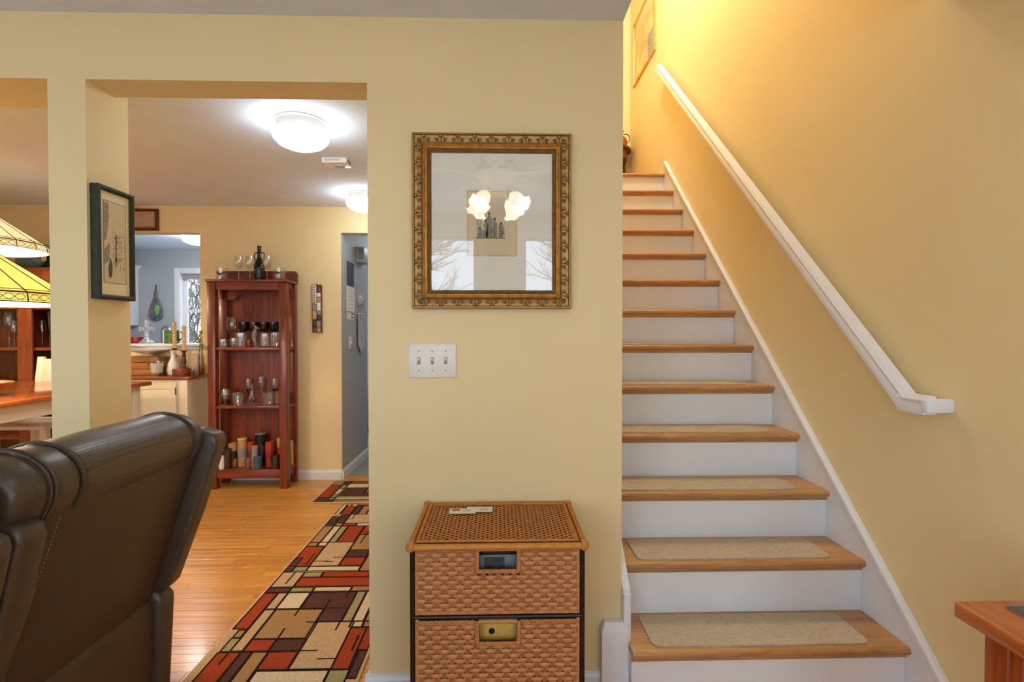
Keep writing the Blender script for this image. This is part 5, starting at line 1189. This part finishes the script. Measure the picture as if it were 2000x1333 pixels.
for xa in (UX0 + .02, -3.862, UX1 - .04): B(xa, xa + .02, UY0 + .028, FW - .018, 0, 1.80).build('side_panel', HUTCHW, hu)
for zq in (1.185, 0.90, 0.46, 0.08, 1.52): B(UX0 + .03, UX1 - .03, UY0 + .03, FW - .018, zq - .022, zq).build('shelf', HUTCHW, hu)
B(UX0 + .02, UX1 - .02, UY0 + .01, UY0 + .028, .03, .12).build('plinth', HUTCHW, hu)
zq = 1.1855; GH = 'goblets in the hutch'
lobj('wine_glass', gl_wine(.30, .037), -4.052, 4.47, zq, GLASS, 'large clear wine glass in the left bay of the hutch', 'glass', group=GH)
lobj('wine_glass', gl_wine(.25, .030), -4.125, 4.44, zq, GLASS, 'clear wine glass at the extreme left in the hutch', 'glass', group=GH)
lobj('crystal_goblet', gl_wine(.22, .029), -3.992, 4.45, zq, CUTG, 'cut crystal goblet beside the hutch stile', 'glass', group=GH)
lobj('crystal_goblet', gl_wine(.225, .027), -3.785, 4.47, zq, CUTG, 'cut crystal goblet in the right bay of the hutch', 'glass', group=GH)
def flute(x, y, lb):
    t = thing('champagne_flute', lb, 'glass', (x, y, zq), GH); H = .295; R = .033
    MB().lathe([(0, H * .34), (.008, H * .36), (R * .6, H * .65), (R, H), (R * .93, H), (R * .5, H * .65), (0, H * .40)], (x, y, zq), 18).build('bowl', GREENG, t, smooth=True)
    MB().lathe([(0, 0), (.028, 0), (.028, .002), (.005, .01), (.004, H * .30), (.008, H * .36), (0, H * .36)], (x, y, zq), 14).build('stem', GLASS, t, smooth=True)
flute(-3.722, 4.47, 'dark green flute with clear stem beside the pier edge'); flute(-3.79, 4.60, 'dark green flute behind the cut crystal goblet in the hutch'); flute(-4.10, 4.60, 'dark green flute at the back of the left hutch bay')
lobj('crystal_dish', gl_tumbler(.06, .055), -3.715, 4.44, .9005, CUTG, 'cut crystal dish on the hutch shelf above the chair', 'dish', 12)
gs = thing('duck_figurine', 'teal ceramic duck standing on top of the hutch', 'figurine', (-3.87, 4.5, 1.834))
MB().ell((-3.90, 4.5, 1.905), (.115, .05, .062), 16, 10).build('body', TEAL, gs, smooth=True)
MB().tube([(-3.98, 4.5, 1.93), (-4.00, 4.5, 1.97), (-4.005, 4.5, 1.995)], [.03, .022, .018], 10).build('neck', TEAL, gs, smooth=True)
MB().ell((-4.012, 4.5, 2.012), (.032, .024, .026), 12, 8).build('head', PORC, gs, smooth=True)
MB().tube([(-4.035, 4.5, 2.008), (-4.065, 4.5, 2.002)], [.012, .006], 8).build('bill', YELLOWP, gs, smooth=True)
m = MB(); m.prism([(-3.80, 1.90), (-3.775, 1.905), (-3.765, 2.00), (-3.785, 2.01), (-3.80, 1.95)], 'y', 4.485, 4.515); m.build('tail', PORC, gs, bevel=.006)
MB().lathe([(0, 0), (.05, 0), (.045, .012), (0, .02)], (-3.90, 4.5, 1.8345), 14).build('foot', TEAL, gs, smooth=True)
pf = thing('grey_picture', 'small grey framed picture leaning on the wall above the hutch', 'picture', (-4.05, 4.67, 1.834))
B(-4.17, -3.86, FW - .03, FW - .012, 1.8345, 2.06).build('frame', GREYP2, pf, bevel=.003); B(-4.15, -3.88, FW - .032, FW - .029, 1.855, 2.04).build('image', DGREY, pf)

# ------------------------------------------------------------------ stained glass pendants
def pane_mat(name, c1, c2, st):
    m, nt, p = newmat(name); v = coords(nt)
    col = ramp(nt, noise(nt, v, 9, 4, .6, 1.0), [(0.3, c1), (0.7, c2)])
    nt.links.new(col, p.inputs['Base Color']); nt.links.new(col, p.inputs['Emission Color']); p.inputs['Emission Strength'].default_value = st; p.inputs['Roughness'].default_value = .25; m.cycles.emission_sampling = 'NONE'
    return m
def pendant(x, y, zb, R, m1, m2, label, power):
    t = thing('pendant_lamp', label, 'lamp', (x, y, CZ), 'stained glass pendant lamps over the dining table')
    N = 20; z1 = zb; z2 = zb + .042; z3 = z2 + .285 * R / .444; r3 = .045
    ang = [2 * PI * (k + .35) / N for k in range(N + 1)]
    def P(a, r, z): return (x + r * math.sin(a), y - r * math.cos(a), z)
    for k in range(N):
        a, b = ang[k], ang[k + 1]
        MB().quad(P(a, R, z2), P(b, R, z2), P(b, r3, z3), P(a, r3, z3)).build('glass_panel', m1, t, solid=.004)
        MB().quad(P(a, R + .006, z1), P(b, R + .006, z1), P(b, R, z2), P(a, R, z2)).build('border_panel', m2, t, solid=.004)
    m = MB()
    for k in range(N):
        a, b = ang[k], ang[k + 1]
        m.tube([P(a, R + .003, z2), P(a, r3, z3 + .001)], .0032, 5); m.tube([P(a, R + .009, z1), P(a, R + .003, z2)], .0028, 5)
        m.tube([P(a, R + .003, z2), P(b, R + .003, z2)], .0038, 5); m.tube([P(a, R + .009, z1), P(b, R + .009, z1)], .0026, 5); m.tube([P(a, R + .005, z2 + .011), P(b, R + .005, z2 + .011)], .0016, 4)
        # lattice of diamonds on the border
        for q in range(3):
            for sg in (-1, 1):
                pts = []
                for i in range(7):
                    tt = (q + i / 6) / 3; aa = a + (b - a) * (.06 + .88 * tt); pts.append(P(aa, R + .0075, (z1 + z2) / 2 + sg * .0125 * math.sin(PI * i / 6)))
                m.tube(pts, .0013, 4)
        for q in (.2, .8): m.tube([P(a, R + .0075, z1 + (z2 - z1) * q), P(b, R + .0075, z1 + (z2 - z1) * q)], .0008, 4)
    stuffp(m.build('lead_came', CAME, t, smooth=True))
    MB().lathe([(R - .001, z1 + .001), (R - .006, z2 - .004), (r3, z3 - .008)], (x, y, 0), N * 2).build('shade_lining', MATS['lit_white_rim'], t)
    MB().lathe([(r3 + .006, z3 - .004), (r3 + .010, z3 + .004), (.03, z3 + .02), (.012, z3 + .03), (0, z3 + .032)], (x, y, 0), 20).build('cap', BRONZE, t, smooth=True)
    MB().tube([(x, y, z3 + .03), (x, y, CZ - .03)], .006, 8).build('rod', BRONZE, t, smooth=True)
    MB().lathe([(0, 0), (.06, 0), (.055, -.02), (.02, -.034), (0, -.036)], (x, y, CZ - .0005), 20).build('ceiling_canopy', BRONZE, t, smooth=True)
    MB().tube([(x, y, z3), (x, y, z2 + .05)], .008, 8).build('lamp_stem', BRONZE, t, smooth=True)
    for k in range(3):
        a = 2 * PI * k / 3 + .4; c, s_ = math.cos(a), math.sin(a)
        MB().tube([(x + c * d, y + s_ * d, z2 + e) for d, e in ((.0, .06), (.05, .03), (.10, .035), (.12, .06))], .006, 7).build('lamp_arm', BRONZE, t, smooth=True)
        MB().ell((x + c * .12, y + s_ * .12, z2 + .085), (.028, .028, .034), 12, 8).build('bulb', MATS['lit_bulb'], t, smooth=True)
    lamp_light('pendant_light', (x, y, z2 + .02), power, (1.0, .80, .52), .05)
emis('lit_white_rim', (1.0, .95, .86, 1), 1.5).cycles.emission_sampling = 'NONE'; emis('lit_bulb', (1.0, .86, .62, 1), 12).cycles.emission_sampling = 'NONE'
pendant(-2.47, 2.42, 1.442, .444, pane_mat('yellow_lit_glass', (1.0, .56, .03, 1), (1.0, .80, .22, 1), .72), pane_mat('gold_lit_border', (.86, .60, .06, 1), (1.0, .85, .28, 1), .62), 'lower yellow stained glass pendant lamp beside the pier', 26)
pendant(-3.50, 3.55, 1.862, .42, pane_mat('cream_lit_glass', (1.0, .60, .24, 1), (1.0, .80, .45, 1), .70), pane_mat('amber_lit_border', (1.0, .62, .16, 1), (1.0, .85, .5, 1), .66), 'upper cream stained glass pendant lamp near the hutch', 22)

# ------------------------------------------------------------------ ceiling fan (seen in the picture glass)
fx, fy = 0.0, 0.45
cf = thing('ceiling_fan', 'white ceiling fan with lit tulip shades, reflected in the picture glass', 'ceiling fan', (fx, fy, CZ))
MB().lathe([(0, 0), (.10, 0), (.11, -.02), (.10, -.06), (.13, -.08), (.14, -.13), (.11, -.17), (.05, -.19), (.045, -.22), (.06, -.235), (.05, -.26), (0, -.27)], (fx, fy, CZ - .0005), 26).build('motor_housing', FANW, cf, smooth=True)
for k in range(5):
    a = math.radians(22 + 72 * k); c, s_ = math.cos(a), math.sin(a)
    m = MB(); m.prism([(.20, -.05), (.30, -.066), (.60, -.072), (.655, -.055), (.665, 0), (.655, .055), (.60, .072), (.30, .066), (.20, .05)], 'z', -.004, .004)
    m.xf(Matrix.Translation((fx, fy, CZ - .12)) @ Matrix.Rotation(a, 4, 'Z') @ Matrix.Rotation(.2, 4, 'X')); m.build('blade', FANW, cf, bevel=.002)
    m = MB(); m.box(.10, .26, -.018, .018, -.008, .0); m.xf(Matrix.Translation((fx, fy, CZ - .126)) @ Matrix.Rotation(a, 4, 'Z')); m.build('blade_arm', FANW, cf)
for k in range(4):
    a = math.radians(38 + 90 * k); c, s_ = math.cos(a), math.sin(a)
    MB().tube([(fx + c * d, fy + s_ * d, CZ - .24 + e) for d, e in ((.02, 0), (.07, .0), (.11, -.025))], .01, 8).build('lamp_arm', FANW, cf, smooth=True)
    m = MB(); nn = 24; vs = []; fs = []
    pr = [(.018, 0), (.035, -.02), (.046, -.05), (.045, -.075), (.056, -.10), (.068, -.112)]
    for i, (r_, zz) in enumerate(pr):
        for j in range(nn): b = 2 * PI * j / nn; w_ = 1 + (.10 * math.cos(6 * b) if i > 3 else 0); vs.append((r_ * w_ * math.cos(b), r_ * w_ * math.sin(b), zz + (.010 * math.cos(6 * b) if i > 4 else 0)))
    for i in range(len(pr) - 1):
        for j in range(nn): fs.append((i * nn + j, i * nn + (j + 1) % nn, (i + 1) * nn + (j + 1) % nn, (i + 1) * nn + j))
    m.add(vs, fs); m.xf(Matrix.Translation((fx + c * .11, fy + s_ * .11, CZ - .262)) @ Matrix.Rotation(a, 4, 'Z') @ Matrix.Rotation(-.7, 4, 'Y'))
    m.build('tulip_shade', TULIP, cf, smooth=True)

# ------------------------------------------------------------------ upstairs landing
up = thing('framed_poster', 'gold framed landscape print high on the stairwell wall', 'picture', (SX1, 5.2, 3.92))
m = MB()
prof = [(0, 0), (0, .016), (.012, .02), (.024, .016), (.026, .008)]
y0, y1, z0, z1 = 4.85, 5.62, 3.92, 4.575
loops = [[(SX1 - hg, y0 + d, z0 + d), (SX1 - hg, y1 - d, z0 + d), (SX1 - hg, y1 - d, z1 - d), (SX1 - hg, y0 + d, z1 - d)] for d, hg in prof]
vs = [p for l in loops for p in l]; fs = []
for i in range(len(loops) - 1):
    for k in range(4): fs.append((i * 4 + k, i * 4 + (k + 1) % 4, (i + 1) * 4 + (k + 1) % 4, (i + 1) * 4 + k))
m.add(vs, fs); m.build('frame', GOLD, up)
B(SX1 - .008, SX1, y0 + .02, y1 - .02, z0 + .02, z1 - .02).build('print_sheet', plain('landscape_print', rgb(214, 190, 138), .7, var=.3, nscale=6), up)
B(SX1 - .0086, SX1 - .008, y0 + .06, y0 + .24, z0 + .04, z0 + .26).build('printed_house', plain('print_blue_grey', rgb(150, 152, 146), .7, var=.2), up)
lt = thing('landing_table', 'small half round wooden table at the top of the stairs', 'table', (1.2, 5.55, UP))
zt = 3.28
pts = [(0.94, 5.77), (1.45, 5.77)] + [(1.195 + .255 * math.cos(PI * k / 12), 5.72 - .26 * math.sin(PI * k / 12)) for k in range(13)]
m = MB(); m.prism(pts, 'z', zt - .022, zt); m.build('table_top', LANDW, lt, bevel=.004)
pts = [(0.99, 5.76), (1.40, 5.76)] + [(1.195 + .205 * math.cos(PI * k / 12), 5.70 - .205 * math.sin(PI * k / 12)) for k in range(13)]
m = MB(); m.prism(pts, 'z', zt - .12, zt - .022); m.build('apron', LANDW, lt)
for x, y in ((1.015, 5.735), (1.375, 5.735), (1.10, 5.54), (1.29, 5.54)): MB().lathe([(0, 0), (.012, 0), (.016, .02), (.012, .2), (.018, .36), (.022, .40), (.016, .42), (.022, .46), (.022, .575), (0, .575)], (x, y, UP + .0005), 12).build('leg', LANDW, lt, smooth=True)
jg = thing('copper_jug', 'dark and copper handled jug on the landing table', 'jug', (1.31, 5.62, zt))
MB().lathe([(0, .0005), (.05, .0005), (.07, .02), (.078, .06), (.062, .10), (.03, .13), (.024, .15), (.034, .17), (0, .17)], (1.31, 5.62, zt), 20).build('body', COPPER, jg, smooth=True)
MB().lathe([(0, .17), (.036, .17), (.038, .178), (.012, .195), (.014, .215), (0, .225)], (1.31, 5.62, zt), 16).build('lid', BRONZE, jg, smooth=True)
MB().tube([(1.31 + d, 5.62, zt + e) for d, e in ((.07, .05), (.10, .08), (.10, .13), (.07, .15), (.04, .145))], .006, 7).build('handle', BRONZE, jg, smooth=True)
MB().tube([(1.31 - d, 5.60, zt + e) for d, e in ((.06, .08), (.09, .12), (.11, .16), (.10, .20))], [.016, .012, .009, .008], 8).build('spout', BRONZE, jg, smooth=True)

# ------------------------------------------------------------------ side table at the right edge
st = thing('side_table', 'reddish wooden side table at the bottom right corner', 'table', (1.2, .75, 0))
AX0, AX1, AY0, AY1, AZ = .950, 1.445, .42, 1.063, .75
B(AX0, AX1, AY0, AY1, AZ - .034, AZ).build('table_top', SIDEW, st, bevel=.007, seg=3)
for x in (AX0 + .035, AX1 - .08):
    for y in (AY0 + .03, AY1 - .085): B(x, x + .045, y, y + .05, 0, AZ - .034).build('leg', SIDEWZ, st, bevel=.003)
B(AX0 + .045, AX0 + .060, AY0 + .08, AY1 - .085, AZ - .30, AZ - .034).build('side_panel', SIDEW, st)
m = ring_x([(0, 0), (0, -.004), (.02, -.004), (.024, 0)], AY0 + .082, AY1 - .087, AZ - .298, AZ - .036, AX0 + .045); m.build('panel_moulding', SIDEWZ, st)
B(AX0 + .08, AX1 - .08, AY1 - .075, AY1 - .06, AZ - .30, AZ - .034).build('back_panel', SIDEW, st)
B(AX0 + .08, AX1 - .08, AY0 + .04, AY0 + .055, AZ - .30, AZ - .034).build('drawer_front', SIDEW, st)
MB().ell(((AX0 + AX1) / 2, AY0 + .03, AZ - .165), (.015, .015, .015), 12, 8).build('knob', BRONZE, st, smooth=True)
co = thing('glass_coaster', 'square clear glass coaster with picture on the side table', 'coaster', (1.08, .98, AZ))
B(1.030, 1.130, .93, 1.030, AZ + .0005, AZ + .004).build('picture', GREYBOX, co); B(1.030, 1.130, .93, 1.030, AZ + .004, AZ + .012).build('glass', GLASS, co, bevel=.001)

# ------------------------------------------------------------------ bare trees outside the windows
def bare_tree(x, y, H, seed, label, spread=1.0, nb=34):
    random.seed(seed); t = thing('bare_tree', label, 'tree', (x, y, -.6), 'bare trees outside the windows'); m = MB(); tw = MB()
    m.tube([(x, y, -.6), (x + .05, y, H * .4), (x - .06, y + .05, H)], [.11, .08, .02], 7)
    def br(p, d, l, r, lev):
        q = p + d * l; mid = p + d * l * .5 + Vector((random.uniform(-1, 1), random.uniform(-1, 1), random.uniform(-.3, 1))) * l * .06
        tw.tube([p, mid, q], [r, r * .75, r * .4], 4, caps=False)
        if lev > 0:
            for k in range(4):
                s_ = p.lerp(q, random.uniform(.3, 1)); dd = (d + Vector((random.uniform(-1, 1), random.uniform(-1, 1), random.uniform(-.3, .8))) * .9).normalized(); br(s_, dd, l * random.uniform(.4, .65), r * .5, lev - 1)
    for k in range(nb):
        zz = random.uniform(.3, H * .95); a = random.uniform(0, 2 * PI); br(Vector((x, y, zz)), Vector((math.cos(a), math.sin(a), random.uniform(.2, .9))).normalized(), random.uniform(.5, 1.0) * spread, .020 * spread, 2)
    m.build('trunk', BARK, t, smooth=True); stuffp(tw.build('branches', BARK, t))
bare_tree(-1.45, -4.2, 4.6, 1, 'bare tree reflected in the picture, left window')
bare_tree(1.45, -4.2, 4.6, 2, 'bare tree reflected in the picture, right window')
bare_tree(-1.9, -9.0, 6.0, 6, 'taller bare tree behind, reflected in the left window', 1.25, 70)
bare_tree(1.9, -9.2, 6.0, 7, 'taller bare tree behind, reflected in the right window', 1.25, 70)
bare_tree(-8.0, -6.5, 6.0, 3, 'bare tree outside the added third living room window')
bare_tree(-6.6, 12.6, 5.0, 4, 'bare tree outside the kitchen window', 1.2, 60)
bare_tree(-10.5, 13.5, 5.5, 5, 'taller bare tree further from the kitchen window')

random.seed(31)
hd_ = thing('leafless_hedge', 'leafless brown hedge outside the kitchen window', 'hedge', (-5.4, 9.8, -.6))
m = MB()
for k in range(1500):
    x = random.uniform(-7.2, -4.2); y = random.uniform(9.4, 10.2); zz = random.uniform(-.5, 2.0); l = random.uniform(.3, .9); a = random.uniform(-.7, .7); b = random.uniform(-.4, .4); r_ = random.uniform(.006, .016)
    m.tube([(x, y, zz), (x + a * l * .5 + random.uniform(-.03, .03), y + b * l * .4, zz + l * .5), (x + a * l, y + b * l, zz + l)], [r_, r_ * .8, r_ * .4], 4, caps=False)
stuffp(m.build('twigs', BARK, hd_))
m = MB()
for k in range(12): x = -7.1 + k * .24; m.tube([(x, 9.8, -.6), (x + random.uniform(-.1, .1), 9.8, 1.0), (x + random.uniform(-.2, .2), 9.85, 2.5)], [.03, .022, .008], 6)
m.build('stems', BARK, hd_)
